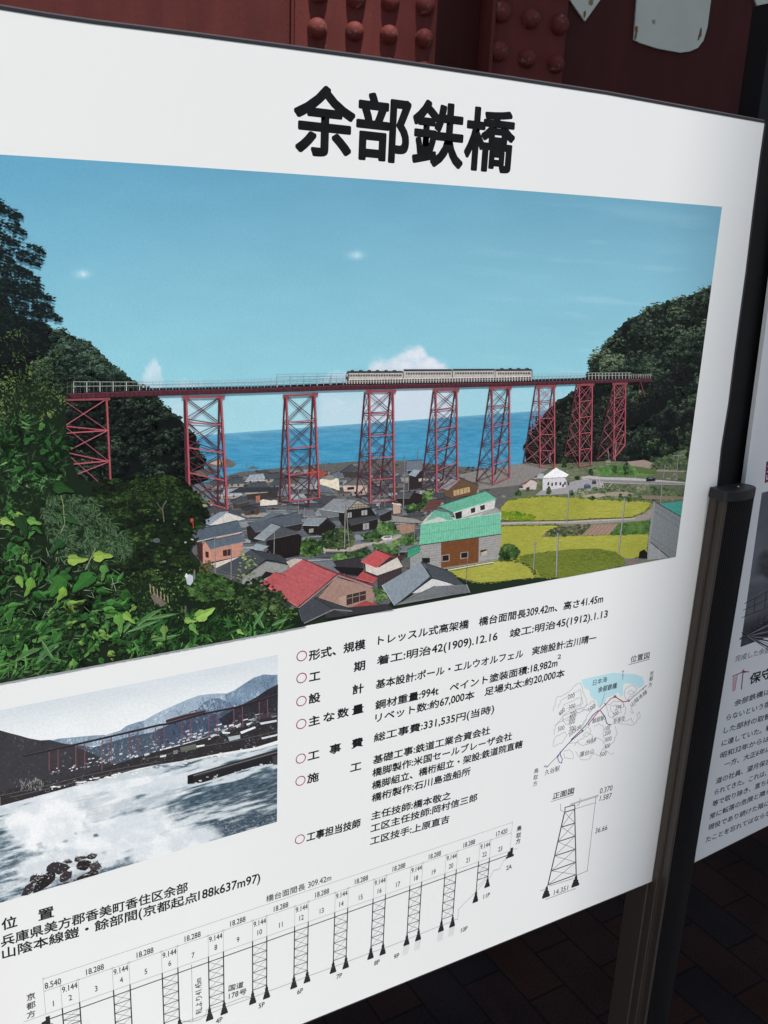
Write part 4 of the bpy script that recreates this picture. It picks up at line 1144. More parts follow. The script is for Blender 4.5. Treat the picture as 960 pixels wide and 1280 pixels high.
for x, y, h, w in ((192, 322, 40, 16), (596, 222, 64, 22), (535, 212, 40, 16), (272, 180, 50, 18), (566, 358, 34, 10), (614, 360, 36, 18), (668, 352, 18, 12), (410, 218, 20, 16), (340, 245, 14, 16), (310, 325, 18, 12), (30, 328, 22, 26), (420, 350, 12, 16)):
    c = [(26, 40, 26), (44, 64, 38), (66, 92, 52), (92, 120, 74)]
    leaves(A8((x - w / 2, y), (x - w / 2, y - h * 0.6), (x, y - h), (x + w / 2, y - h * 0.6), (x + w / 2, y)), 60, 0.8, 2.2, 0.8, [0], c, kind='blob', seed=207)
ph.poly(A8((660, 215), (640, 180), (760, 196), (740, 216)), (84, 104, 60))
def pole(a, b, w=1.0, c=(150, 150, 152)):
    ph.line([a, b], w, c); d = np.array(b) - np.array(a)
    ph.line([(a[0] + w * 0.3, a[1]), (b[0] + w * 0.3, b[1])], w * 0.35, tuple(np.array(c) * 0.6))
for a, b, w in (((298, 318), (286, 468), 1.3), ((590, 350), (556, 635), 1.6), ((122, 570), (112, 720), 1.3), ((240, 530), (232, 752), 2.0), ((784, 260), (776, 375), 1.2), ((868, 120), (860, 240), 0.9), ((800, 170), (790, 240), 0.9), ((500, 85), (508, 160), 0.9), ((544, 50), (538, 150), 1.0), ((68, 85), (60, 180), 1.1), ((200, 105), (196, 160), 1.0)):
    pole(A8(a)[0], A8(b)[0], w)
ph.line(A8((225, 540), (255, 542)), 0.8, (110, 110, 112)); ph.line(A8((112, 585), (130, 583)), 0.7, (110, 110, 112)); ph.line(A8((840, 124), (898, 120)), 1.0, (140, 144, 140))
# ---------- the village: many dark tiled roofs, then the houses that can be told apart
ph.tex = 0.6
land = [(225, 612), (300, 590), (380, 582), (480, 574), (560, 582), (640, 588), (660, 600), (620, 640), (560, 690), (480, 760), (300, 760), (240, 690)]
ph.poly(land, (92, 92, 92))
mottled(land, 1100, 2.6, [(48, 54, 46), (70, 76, 64), (100, 100, 92), (128, 122, 114)], 301, 0.5, 26)
ph.poly([(560, 596), (600, 588), (660, 578), (690, 584), (650, 606), (600, 612)], (128, 124, 122))
def roof_lines(a, b, c, d, n, col, w=0.35):                        # a-b ridge, d-c eave: tile courses run from ridge to eave
    ph.lift(0.6)
    for k in range(1, n):
        t = k / n
        p = np.array(a) + (np.array(b) - np.array(a)) * t; q = np.array(d) + (np.array(c) - np.array(d)) * t
        ph.line([p, q], w, col, lift=0)
def house_(roof=None, roofc=(70, 76, 84), wall=None, wallc=(60, 56, 54), gable=None, gablec=(180, 172, 164), roof2=None, roof2c=None, n=10, win=()):
    for pts_, c in ((wall, wallc), (gable, gablec)):
        if pts_:
            ph.poly(pts_, c)
    for pts_, c, far in ((roof2, roof2c or tuple(np.array(roofc) * 0.72), 1), (roof, roofc, 0)):
        if pts_:
            ph.poly(pts_, c)
            if len(pts_) == 4:
                roof_lines(pts_[0], pts_[1], pts_[2], pts_[3], n, tuple(np.array(c) * 0.78))
                ph.line([pts_[0], pts_[1]], 0.9, tuple(np.clip(np.array(c) * 0.62, 0, 255)))
                ph.line([pts_[3], pts_[2]], 0.6, tuple(np.clip(np.array(c) * 1.25 + 8, 0, 255)))
    for w_ in win:
        ph.poly(w_, (40, 40, 44))
DG, MG, LG = (58, 62, 68), (84, 90, 97), (122, 129, 136)
polys = []
for k in range(330):                                               # the crowd of small roofs behind and between
    x, y = pip([(236, 612), (300, 592), (400, 586), (480, 584), (560, 594), (590, 610), (545, 650), (520, 690), (440, 690), (380, 720), (300, 716), (250, 680)], 1)[0]
    polys.append((y, x))
for y, x in sorted(polys):
    s_ = 5 + (y - 585) * 0.12; g_ = 66 + 84 * rng.random() ** 1.5; w = s_ * (1.6 + rng.random()); h = s_ * 0.62; sk = s_ * (0.3 + 0.5 * rng.random()) * (1 if rng.random() < 0.7 else -1)
    t_ = [(108, 100, 94), (60, 56, 54), (160, 150, 142), (84, 76, 72)][rng.integers(4)]
    ph.poly([(x + 0.8, y), (x + w, y - 0.06 * w), (x + w, y + h * 0.7), (x + 1, y + h * 0.85)], t_, lift=0.5)
    ph.poly([(x + w * 0.3, y + h * 0.2), (x + w * 0.45, y + h * 0.18), (x + w * 0.45, y + h * 0.55), (x + w * 0.3, y + h * 0.57)], (36, 35, 38), lift=0.3)
    ph.poly([(x + sk, y - h), (x + w + sk * 0.6, y - h * 1.12), (x + w * 1.08, y + h * 0.06), (x - w * 0.06, y + h * 0.2)], (g_, g_ * 1.05, g_ * 1.1), lift=0.5)
    ph.line([(x + sk, y - h), (x + w + sk * 0.6, y - h * 1.12)], 0.6, (g_ * 0.6, g_ * 0.62, g_ * 0.66), lift=0.3)
    ph.line([(x + w * 1.08, y + h * 0.06), (x - w * 0.06, y + h * 0.2)], 0.5, (min(g_ * 1.4 + 14, 190),) * 3, lift=0.3)
def house(**k):
    c = k.get('roofc', (70, 76, 84))
    if max(c) - min(c) < 30:
        k['roofc'] = tuple(min(200, v * 1.18 + 4) for v in c)
    house_(**k)
# far rows by the shore, generic roofs
for (x, y, w, h, c) in [(238, 612, 20, 9, MG), (262, 606, 16, 7, DG), (284, 604, 20, 8, DG), (306, 600, 24, 9, LG), (330, 598, 20, 8, DG), (246, 624, 22, 10, MG), (274, 618, 26, 9, LG), (304, 612, 30, 10, DG), (336, 606, 24, 9, DG),
                        (288, 630, 34, 11, DG), (326, 624, 34, 10, DG), (262, 640, 24, 10, (58, 58, 60)), (356, 604, 20, 8, (70, 66, 66)), (372, 602, 22, 9, MG), (392, 606, 16, 8, LG), (300, 640, 30, 11, DG), (340, 618, 20, 9, MG),
                        (440, 600, 22, 10, DG), (464, 598, 22, 10, (58, 60, 62)), (478, 604, 26, 10, DG), (500, 596, 18, 9, MG), (506, 612, 18, 9, DG), (538, 598, 18, 9, MG), (462, 616, 22, 10, DG), (438, 614, 20, 9, MG), (560, 606, 22, 9, MG), (526, 610, 22, 9, DG), (580, 612, 18, 8, (90, 86, 84))]:
    house(roof=[(x + w * 0.28, y - h * 0.75), (x + w * 0.95, y - h * 0.95), (x + w * 1.12, y + h * 0.05), (x, y + h * 0.2)], roofc=c, wall=[(x + 1.5, y), (x + w * 1.05, y - 1), (x + w * 1.02, y + h * 0.55), (x + 2.0, y + h * 0.65)], wallc=[(150, 140, 132), (72, 66, 62), (108, 100, 94), (52, 48, 48)][int(x * 7 + y) % 4], n=5)
    for k in range(2):
        q = x + w * (0.25 + 0.4 * k)
        ph.poly([(q, y + 1.2), (q + 2, y + 1.0), (q + 2, y + 3.4), (q, y + 3.6)], (34, 34, 38), lift=0.5)
# C5 frame (x5.33 from 280,560)
house(roof=C5((640, 205), (700, 175), (760, 195), (720, 215)), roofc=(110, 106, 104), wall=C5((640, 210), (700, 180), (765, 205), (770, 285), (640, 240)), wallc=(212, 204, 182), n=3)
house(roof=C5((705, 178), (760, 155), (820, 190), (760, 205)), roofc=MG, n=6)
house(roof=C5((775, 160), (850, 110), (915, 140), (860, 160)), roofc=DG, wall=C5((790, 165), (900, 150), (900, 190), (800, 195)), wallc=(64, 58, 56), n=6)
house(roof=C5((790, 250), (880, 200), (1000, 205), (960, 250)), roofc=(84, 84, 84), wall=C5((790, 250), (900, 215), (960, 250), (950, 290), (800, 290)), wallc=(190, 168, 154), n=8, win=[C5((822, 262), (868, 258), (868, 276), (822, 280))])
house(roof=C5((40, 355), (120, 320), (185, 350), (90, 375)), roofc=DG, wall=C5((60, 370), (170, 355), (160, 400), (60, 405)), wallc=(66, 58, 54), n=7)
house(roof=C5((105, 400), (180, 380), (250, 395), (150, 425)), roofc=(44, 44, 48), wall=C5((130, 425), (240, 400), (235, 440), (140, 450)), wallc=(72, 62, 58), n=7, win=[C5((180, 420), (200, 416), (200, 436), (180, 440))])
house(roof=C5((250, 340), (330, 300), (380, 330), (310, 350)), roofc=(54, 56, 60), wall=C5((240, 352), (270, 335), (355, 350), (355, 378), (242, 386)), wallc=(206, 198, 188), n=7)
house(roof=C5((35, 300), (110, 262), (370, 260), (365, 290)), roofc=(50, 54, 60), wall=C5((150, 310), (360, 290), (355, 330), (160, 345)), wallc=(58, 52, 50), n=16, win=[C5((210, 315), (235, 312), (235, 345), (210, 348))])
ph.poly(C5((212, 320), (240, 316), (240, 362), (212, 366)), (158, 104, 88))
house(roof=C5((450, 275), (500, 235), (600, 240), (620, 275)), roofc=(120, 126, 132), n=8); house(roof=C5((620, 290), (640, 245), (700, 260), (740, 300)), roofc=MG, n=6)
ph.poly(C5((545, 170), (570, 135), (650, 150), (700, 165), (640, 195), (560, 190)), (150, 74, 62))
# mid rows
house(roof=C4((165, 350), (220, 310), (330, 325), (300, 390)), roofc=(58, 60, 64), n=9)
house(roof=C4((310, 335), (460, 345), (375, 432), (215, 410)), roofc=(112, 116, 120), wall=C4((340, 430), (460, 350), (550, 395), (600, 470), (595, 540), (400, 560), (340, 480)), wallc=(34, 31, 32), n=16)
ph.poly(C4((395, 405), (465, 350), (545, 385), (548, 393), (400, 412)), (150, 142, 130))
for k in range(7):
    x = 408 + 20 * k
    ph.line(C4((x, 410 - k * 2), (x, 396 - min(k, 6 - k) * 10)), 0.6, (48, 42, 40))
ph.line(C4((400, 398), (545, 388)), 0.6, (48, 42, 40)); ph.line(C4((430, 380), (520, 375)), 0.5, (48, 42, 40))
ph.line(C4((375, 434), (462, 346), (556, 394)), 1.0, (60, 60, 62))
for a in (((398, 432), (424, 428), (424, 462), (398, 466)), ((490, 418), (528, 412), (528, 446), (490, 450)), ((500, 505), (540, 498), (540, 540), (500, 546))):
    ph.poly(C4(*a), (150, 150, 150)); ph.line(C4(((a[0][0] + a[1][0]) / 2, a[0][1]), ((a[0][0] + a[1][0]) / 2, a[2][1])), 0.7, (60, 58, 58))
house(roof=C4((385, 475), (560, 450), (630, 465), (420, 515)), roofc=(52, 53, 57), n=14)
house(roof=C4((575, 415), (640, 405), (690, 412), (610, 450)), roofc=(74, 80, 88), wall=C4((610, 450), (690, 415), (688, 480), (612, 495)), wallc=(40, 36, 38), n=6)
house(roof=C4((135, 460), (265, 462), (205, 518), (95, 515)), roofc=(108, 116, 122), wall=C4((100, 518), (205, 520), (262, 470), (320, 520), (310, 545), (215, 580), (110, 570)), wallc=(32, 29, 30), n=9)
ph.poly(C4((262, 463), (318, 512), (312, 520), (258, 475)), (46, 46, 50)); ph.poly(C4((140, 540), (170, 536), (170, 562), (140, 566)), (140, 136, 132))
house(roof=C4((790, 85), (900, 80), (890, 150), (790, 150)), roofc=(86, 94, 104), wall=C4((800, 150), (900, 150), (890, 265), (805, 280)), wallc=(44, 38, 40), n=8)
ph.poly(C4((800, 180), (840, 142), (885, 150), (850, 192)), (140, 156, 164)); ph.poly(C4((870, 205), (900, 200), (900, 220), (872, 224)), (170, 168, 164))
house(roof=C4((730, 300), (840, 290), (810, 335), (720, 335)), roofc=(66, 66, 68), wall=C4((730, 335), (840, 295), (895, 310), (890, 370), (740, 380)), wallc=(38, 33, 33), n=8)
ph.poly(C4((700, 370), (750, 368), (750, 435), (702, 440)), (176, 150, 136)); ph.line(C4((695, 368), (755, 380)), 1.2, (206, 200, 194))
house(roof=C9((265, 150), (330, 105), (410, 140), (345, 145)), roofc=(70, 74, 80), n=5)
ph.poly(C9((280, 148), (330, 106), (412, 138), (408, 170), (320, 190), (290, 180)), (96, 74, 56)); ph.poly(C9((320, 160), (380, 145), (384, 165), (322, 180)), (176, 150, 112)); ph.poly(C9((270, 150), (325, 106), (345, 118), (300, 158)), (126, 136, 142)); ph.line(C9((328, 105), (415, 140)), 1.2, (56, 58, 64))
for k in range(4):
    ph.line(C9((330 + 14 * k, 176 - 3 * k), (330 + 14 * k, 158 - 3 * k)), 0.6, (84, 62, 48))
# lanes and gardens in the middle
ph.poly(C4((370, 660), (480, 640), (620, 620), (760, 580), (745, 605), (640, 632), (520, 655), (420, 690), (230, 690), (240, 675)), (168, 156, 146))
ph.poly(C4((690, 520), (770, 505), (850, 510), (840, 560), (760, 575), (720, 545)), (150, 122, 104)); ph.poly(C4((690, 450), (840, 470), (900, 490), (880, 500), (700, 490)), (142, 136, 130))
G_ = [(30, 44, 28), (52, 76, 44), (80, 112, 62), (116, 146, 90)]
for rg, n in ((((480, 570), (560, 560), (640, 500), (740, 560), (700, 580), (600, 620), (520, 620)), 300), (((690, 630), (760, 590), (850, 570), (850, 640), (720, 650)), 220), (((420, 700), (520, 670), (560, 690), (500, 730), (420, 730)), 160), (((290, 720), (400, 690), (420, 740), (300, 750)), 130), (((780, 410), (820, 380), (900, 360), (910, 400), (800, 430)), 110), (((600, 490), (700, 490), (740, 570), (640, 560)), 140), (((900, 300), (960, 280), (960, 360), (890, 380)), 100), (((560, 640), (760, 640), (740, 720), (600, 700)), 160)):
    leaves(C4(*rg), n, 0.9, 2.6, 0.75, [0], G_, kind='blob', seed=311, gn=10)
leaves(C4((200, 620), (230, 570), (330, 530), (420, 540), (440, 640), (380, 670), (260, 670)), 420, 0.9, 2.8, 0.75, [0], [(22, 30, 20), (40, 56, 34), (64, 84, 50), (100, 110, 70)], kind='blob', seed=313, gn=8)
leaves(C4((80, 700), (90, 620), (160, 600), (220, 630), (230, 700), (140, 730)), 330, 1.0, 2.8, 0.75, [0], [(22, 34, 18), (42, 64, 32), (66, 96, 48), (92, 124, 64)], kind='blob', seed=315, gn=8)
ph.poly(C4((620, 600), (640, 586), (690, 584), (694, 606), (640, 616)), (196, 196, 196)); ph.poly(C4((632, 600), (645, 590), (684, 588), (684, 598)), (70, 76, 84))
# near row, left to right
house(roof=C3((165, 70), (290, 0), (355, -5), (225, 88)), roofc=(112, 122, 130), gable=C3((225, 90), (345, 5), (470, 45), (450, 50), (335, 75)), gablec=(196, 192, 186), n=8)
ph.poly(C3((345, 0), (360, -10), (480, 40), (470, 48)), (70, 80, 92))
house(wall=C3((175, 195), (250, 190), (330, 110), (450, 150), (445, 290), (180, 345)), wallc=(176, 128, 112))
ph.poly(C3((85, 190), (180, 210), (180, 330), (150, 310), (140, 215)), (62, 40, 40)); ph.poly(C3((75, 185), (100, 150), (138, 195), (90, 190)), (40, 36, 38))
house(roof=C3((95, 128), (410, 55), (448, 130), (140, 195)), roofc=(66, 76, 86), n=26)
house(roof=C3((195, 195), (440, 145), (465, 195), (232, 248)), roofc=(72, 82, 92), n=20)
ph.line(C3((140, 198), (250, 172), (440, 135)), 1.0, (176, 178, 178)); ph.poly(C3((178, 225), (195, 198), (232, 248), (232, 335), (180, 345)), (184, 136, 120)); ph.line(C3((178, 215), (195, 195), (234, 250)), 1.0, (90, 96, 102))
ph.poly(C3((195, 262), (218, 266), (218, 306), (197, 302)), (60, 36, 38)); ph.poly(C3((312, 255), (372, 245), (372, 288), (314, 296)), (58, 38, 40)); ph.line(C3((342, 250), (342, 292)), 0.6, (150, 110, 100))
ph.poly(C3((230, 345), (445, 292), (380, 320), (265, 375)), (196, 188, 178)); ph.poly(C3((75, 158), (95, 142), (120, 190), (100, 185)), (190, 186, 182)); ph.line(C3((70, 186), (98, 128), (142, 196)), 1.1, (84, 92, 100))
house(roof=C3((480, 75), (815, 0), (845, 75), (530, 135)), roofc=(68, 74, 82), wall=C3((470, 100), (500, 85), (530, 135), (840, 80), (830, 130), (520, 200), (480, 180)), wallc=(44, 38, 38), n=26)
ph.poly(C3((500, 75), (640, 0), (720, 10), (600, 50)), (92, 100, 108))
ph.poly(C3((605, 190), (840, 130), (825, 285), (720, 310), (640, 280), (600, 230)), (26, 22, 23))
for k in range(13):
    x = 625 + 16 * k
    ph.line(C3((x, 186 - k * 4), (x - 3, 282 - k * 1)), 0.4, (44, 38, 38), lift=0.3)
house(roof=C3((640, 75), (700, 95), (590, 190), (520, 175)), roofc=(116, 124, 130), n=9)
house(roof=C3((700, 95), (800, 125), (850, 135), (600, 190)), roofc=(62, 64, 68), n=12); ph.line(C3((640, 74), (700, 95)), 1.2, (60, 62, 66))
ph.poly(C3((800, 130), (850, 118), (888, 160), (840, 165)), (88, 92, 98))
house(roof=C3((540, 208), (620, 228), (560, 262), (500, 238)), roofc=(120, 132, 138), n=6)
ph.poly(C3((440, 480), (445, 440), (600, 330), (745, 355), (740, 385), (560, 470), (450, 490)), (138, 138, 136))
house(roof=C3((500, 250), (600, 315), (440, 430), (270, 390)), roofc=(58, 62, 68), n=22)
house(roof=C3((505, 250), (690, 285), (780, 350), (600, 318)), roofc=(48, 52, 57), n=14)
ph.line(C3((440, 436), (600, 320), (640, 325), (778, 355)), 1.5, (34, 36, 40)); ph.line(C3((446, 446), (602, 332)), 0.8, (120, 120, 120))
ph.poly(C3((530, 470), (600, 395), (660, 410), (600, 440)), (34, 30, 32))
ph.poly(C3((735, 330), (790, 310), (870, 318), (800, 345), (760, 372)), (178, 168, 158))
# the big red roof
ph.poly(C8((530, 505), (600, 425), (730, 460), (745, 480), (740, 520), (640, 545), (580, 530)), (150, 122, 112))
house(roof=C8((475, 358), (608, 410), (455, 535), (330, 455)), roofc=(182, 94, 98), n=40)
house(roof=C8((480, 358), (560, 395), (740, 460), (610, 415)), roofc=(138, 70, 76), n=20)
house(roof=C8((370, 405), (412, 418), (360, 468), (316, 452)), roofc=(174, 86, 90), n=10)
ph.lift()
for k in range(1, 9):
    t = k / 9.0
    ph.line([np.array(C8((475, 358))[0]) * (1 - t) + np.array(C8((330, 455))[0]) * t, np.array(C8((608, 410))[0]) * (1 - t) + np.array(C8((455, 535))[0]) * t], 0.3, (150, 72, 76), lift=0)
ph.line(C8((475, 357), (612, 412)), 1.5, (112, 56, 62)); ph.line(C8((462, 538), (608, 418), (738, 462)), 1.3, (150, 132, 128)); ph.line(C8((462, 534), (606, 412)), 1.2, (104, 56, 60)); ph.line(C8((605, 408), (742, 458)), 1.6, (104, 52, 58))
ph.poly(C8((640, 492), (712, 475), (712, 508), (640, 530)), (60, 46, 44)); ph.line(C8((640, 505), (712, 488)), 0.7, (150, 134, 126)); ph.line(C8((662, 488), (662, 522)), 0.6, (150, 134, 126)); ph.line(C8((688, 482), (688, 516)), 0.6, (150, 134, 126)); ph.poly(C8((610, 500), (638, 494), (638, 532), (614, 535)), (164, 140, 126))
ph.poly(C8((640, 545), (710, 512), (760, 528), (690, 556)), (150, 70, 68)); ph.poly(C8((560, 545), (790, 525), (820, 545), (560, 580)), (52, 50, 54))
house(roof=C8((520, 500), (590, 545), (475, 600), (460, 545)), roofc=(54, 56, 62), n=14); house(roof=C8((525, 500), (660, 545), (640, 560), (592, 545)), roofc=(48, 50, 54), n=10); ph.line(C8((475, 600), (592, 545), (660, 552)), 1.4, (120, 122, 124))
house(roof=C8((590, 365), (690, 350), (704, 385), (618, 412)), roofc=(42, 40, 44), n=18); ph.poly(C8((590, 385), (705, 390), (690, 420), (620, 410)), (28, 25, 28))
ph.poly(C8((705, 375), (750, 345), (845, 360), (848, 440), (760, 478), (755, 420), (712, 405)), (56, 48, 50)); ph.poly(C8((710, 372), (760, 388), (830, 350), (850, 385), (755, 418), (712, 402)), (196, 188, 182))
house(roof=C8((752, 322), (806, 345), (752, 390), (694, 366)), roofc=(186, 86, 88), n=14); house(roof=C8((752, 322), (848, 352), (806, 350), (790, 340)), roofc=(128, 62, 66), n=4); ph.line(C8((752, 322), (850, 356)), 1.2, (84, 46, 50))
house(roof=C8((700, 402), (758, 428), (738, 446), (676, 428)), roofc=(166, 78, 80), n=9)
for k in range(9):
    ph.line(C8((765 + 9 * k, 475 - 4 * k), (765 + 9 * k, 420 - 3 * k)), 0.4, (82, 72, 70), lift=0.3)
mottled(C8((740, 470), (770, 470), (830, 440), (790, 500), (760, 520)), 120, 2, G_, 321)
# the long green roofs
ph.poly(C9((200, 280), (240, 240), (330, 262), (470, 222), (500, 240), (500, 270), (330, 300), (205, 300)), (176, 176, 172))
house(roof=C9((230, 195), (290, 190), (250, 232), (205, 238)), roofc=(96, 64, 62), n=6)
house(roof=C9((265, 218), (440, 162), (482, 190), (320, 242)), roofc=(104, 172, 148), n=26)
ph.poly(C9((320, 243), (478, 194), (474, 225), (330, 268)), (196, 196, 192)); ph.poly(C9((326, 244), (352, 236), (352, 262), (330, 268)), (40, 36, 38)); ph.poly(C9((385, 228), (402, 222), (402, 240), (387, 245)), (46, 46, 50)); ph.poly(C9((420, 218), (438, 212), (438, 230), (422, 234)), (46, 46, 50))
house(roof=C9((250, 232), (300, 240), (322, 270), (210, 282)), roofc=(104, 168, 144), n=8); ph.poly(C9((205, 280), (265, 258), (310, 275), (230, 292)), (184, 190, 184))
ph.poly(C9((400, 262), (480, 222), (498, 236), (495, 250)), (150, 150, 150)); ph.line(C9((340, 268), (480, 226), (498, 238)), 0.8, (120, 124, 126))
ph.poly(C9((195, 360), (270, 355), (500, 320), (492, 415), (270, 452), (200, 450)), (150, 148, 146))
for k in range(9):
    ph.line(C9((200, 372 + 9 * k), (272, 362 + 9.6 * k)), 0.4, (116, 118, 118), lift=0.2); ph.line(C9((416, 345 + 8 * k), (494, 330 + 9 * k)), 0.4, (116, 118, 118), lift=0.2)
ph.poly(C9((274, 356), (416, 334), (414, 428), (274, 450)), (110, 70, 42))
for k in range(11):
    ph.line(C9((274, 362 + 8 * k), (416, 340 + 8 * k)), 0.4, (84, 52, 32), lift=0.2)
house(roof=C9((198, 288), (495, 246), (500, 322), (192, 364)), roofc=(112, 182, 154), n=34); ph.line(C9((196, 325), (498, 283)), 0.5, (84, 146, 122)); ph.line(C9((192, 365), (500, 323)), 1.2, (58, 66, 66)); ph.line(C9((198, 287), (495, 245)), 1.0, (150, 206, 184))
for a in (((276, 402), (306, 398), (306, 424), (276, 428)), ((346, 392), (376, 388), (376, 412), (346, 416)), ((418, 382), (448, 376), (448, 402), (420, 406))):
    ph.poly(C9(*a), (150, 140, 130)); c_ = np.mean(a, 0); ph.poly(C9(*[tuple(c_ + (np.array(p) - c_) * 0.78) for p in a]), (30, 28, 30))
ph.poly(C9((424, 392), (446, 384), (446, 400), (426, 404)), (176, 168, 158))
house(roof=C9((150, 380), (185, 366), (202, 382), (148, 412)), roofc=(56, 142, 112), n=7); ph.poly(C9((158, 410), (198, 388), (236, 415), (232, 440), (158, 455)), (140, 144, 142)); ph.poly(C9((202, 412), (232, 412), (232, 430), (204, 434)), (28, 28, 30))
ph.line(C9((300, 458), (400, 440), (470, 428)), 1.2, (200, 198, 196)); ph.line(C9((270, 455), (490, 418)), 1.0, (150, 146, 140))
leaves(C9((492, 420), (500, 375), (520, 358), (548, 365), (566, 385), (560, 410), (530, 420)), 260, 0.9, 2.6, 0.8, [0], [(18, 30, 16), (36, 58, 28), (60, 88, 42), (92, 120, 62)], kind='blob', seed=323, gn=8)
# grey house bottom centre
ph.poly(C9((105, 590), (200, 530), (250, 490), (370, 520), (380, 540)), (120, 122, 122)); ph.poly(C9((165, 545), (240, 490), (320, 510), (250, 535)), (196, 198, 196))
house(roof=C9((200, 428), (235, 480), (100, 592), (52, 515)), roofc=(112, 122, 130), n=22)
house(roof=C9((205, 428), (300, 460), (375, 525), (240, 482)), roofc=(58, 62, 68), n=16); ph.line(C9((200, 427), (237, 484), (380, 528)), 1.6, (52, 54, 58)); ph.line(C9((237, 484), (100, 592)), 1.2, (64, 68, 74))
house(roof=C9((120, 580), (250, 518), (370, 512), (382, 542)), roofc=(104, 108, 112), n=30)
# poles
for a, b, w in ((C4((383, 350))[0], C4((378, 665))[0], 2.0), (C4((390, 420))[0], C4((412, 690))[0], 1.6), (C4((618, 155))[0], C4((608, 400))[0], 1.8), (C4((778, 160))[0], C4((770, 400))[0], 1.5), (C4((646, 320))[0], C4((646, 390))[0], 1.2), (C4((806, 190))[0], C4((804, 285))[0], 1.2),
                (C5((497, 230))[0], C5((497, 440))[0], 1.3), (C5((538, 400))[0], C5((536, 480))[0], 1.4), (C5((336, 560))[0], C5((334, 705))[0], 1.6), (C3((258, 165))[0], C3((262, 410))[0], 1.6), (C3((368, 245))[0], C3((368, 470))[0], 1.8), (C4((745, 560))[0], C4((740, 720))[0], 1.0), (C4((846, 500))[0], C4((842, 640))[0], 1.0), (C9((375, 395))[0], C9((368, 505))[0], 0.9),
                (C6((258, 440))[0], C6((252, 640))[0], 1.1), (C6((308, 420))[0], C6((306, 490))[0], 0.7), (C5((152, 80))[0], C5((152, 180))[0], 0.8), (C5((658, 75))[0], C5((660, 155))[0], 0.7), (C5((676, 70))[0], C5((678, 150))[0], 0.7)):
    pole(a, b, w * 0.66, (140, 138, 138))
for p in ((377, 350), (772, 165), (772, 190)):
    ph.line(C4((p[0] - 14, p[1] + 6), (p[0] + 26, p[1] - 4)), 0.7, (110, 108, 108))

# ---------- the viaduct
PK, PD = (164, 84, 92), (72, 40, 48)
def lerp(a, b, t):
    return (a[0] + (b[0] - a[0]) * t, a[1] + (b[1] - a[1]) * t)
def tower(DL, RL, DR, RR, n, wl, shade=1.0, lit=False):
    wl = wl * 0.84
    pk = tuple(np.array(PK) * shade); pd = tuple(np.array(PD) * (0.6 + 0.4 * shade)); thin = (150, 82, 94) if lit else (80 * shade, 45 * shade, 55 * shade)
    ts_ = [k / n for k in range(n + 1)]
    if DL:
        for k in range(n):                                         # far face and side bracing
            a, b = lerp(*DL, ts_[k]), lerp(*DL, ts_[k + 1]); c, d = lerp(*DR, ts_[k]), lerp(*DR, ts_[k + 1])
            e, g = lerp(*RL, ts_[k]), lerp(*RL, ts_[k + 1])
            ph.line([a, d], wl * 0.28, thin, lift=0.2); ph.line([b, c], wl * 0.28, thin, lift=0.2); ph.line([b, d], wl * 0.35, pd, lift=0.2)
            ph.line([a, g], wl * 0.25, thin, lift=0.2); ph.line([b, e], wl * 0.25, thin, lift=0.2); ph.line([b, g], wl * 0.35, pd, lift=0.2)
            h, i_ = lerp(*RR, ts_[k]), lerp(*RR, ts_[k + 1])
            ph.line([c, i_], wl * 0.22, thin, lift=0.2); ph.line([d, h], wl * 0.22, thin, lift=0.2)
        ph.line(DL, wl * 0.75, pd); ph.line(DR, wl * 0.75, pd)
    for k in range(n):
        a, b = lerp(*RL, ts_[k]), lerp(*RL, ts_[k + 1]); c, d = lerp(*RR, ts_[k]), lerp(*RR, ts_[k + 1])
        ph.line([a, d], wl * 0.34, tuple(np.array(thin) * 0.9), lift=0.2); ph.line([b, c], wl * 0.34, tuple(np.array(thin) * 1.15), lift=0.2)
        ph.line([b, d], wl * 0.5, pk, lift=0.2)
    for leg in (RL, RR):
        ph.line(leg, wl, pk); ph.line([(leg[0][0] - wl * 0.32, leg[0][1]), (leg[1][0] - wl * 0.32, leg[1][1])], wl * 0.3, (62 * shade, 26 * shade, 36 * shade), lift=0.3)
    x0, x1 = RL[0][0], RR[0][0]; y0, y1 = RL[0][1], RR[0][1]
    ph.poly([(x0 - wl * 1.6, y0 - 1.6), (x1 + wl * 1.6, y1 - 1.6), (x1 + wl * 1.6, y1 + 1.1), (x0 - wl * 1.6, y0 + 1.1)], tuple(np.array(PK) * 0.85 * shade))
    for xx, yy in ((x0, y0), (x1, y1)):
        ph.poly([(xx - wl * 1.3, yy - 1.8), (xx + wl * 1.3, yy - 1.8), (xx + wl * 0.9, yy + 2.4), (xx - wl * 0.9, yy + 2.4)], tuple(np.array(PK) * 0.8 * shade))
tower(None, ((79, 500), (83, 598)), None, ((133, 499), (138.5, 616)), 3, 3.6, 0.95, True)
ph.line([(80, 541.5), (136, 538)], 1.6, PK); ph.line([(82, 581), (137, 576)], 1.6, PK)
tower(((230.5, 498), (232.5, 600)), ((232.5, 497), (236.8, 622)), ((274, 497), (272, 630)), ((276, 496), (284, 636)), 4, 4.0)
tower(((356, 495), (349.5, 627)), ((358, 495), (362.3, 627)), ((391, 493), (385, 633)), ((393.3, 493), (399, 622)), 4, 3.4)
tower(((456, 490.7), (445.5, 620)), ((461.7, 489.5), (462.8, 628)), ((488, 489), (474.5, 617)), ((491.2, 489), (493, 625)), 5, 3.2)
tower(((541.7, 488.3), (526.5, 611.7)), ((544.7, 488), (545.8, 614)), ((569, 486.9), (553, 600)), ((570.8, 486.9), (572, 600)), 5, 2.8)
tower(((612.2, 485.4), (595.4, 602)), ((615, 485.2), (616.2, 605)), ((635, 484.2), (619, 592)), ((636.8, 484.2), (637, 596)), 5, 2.6)
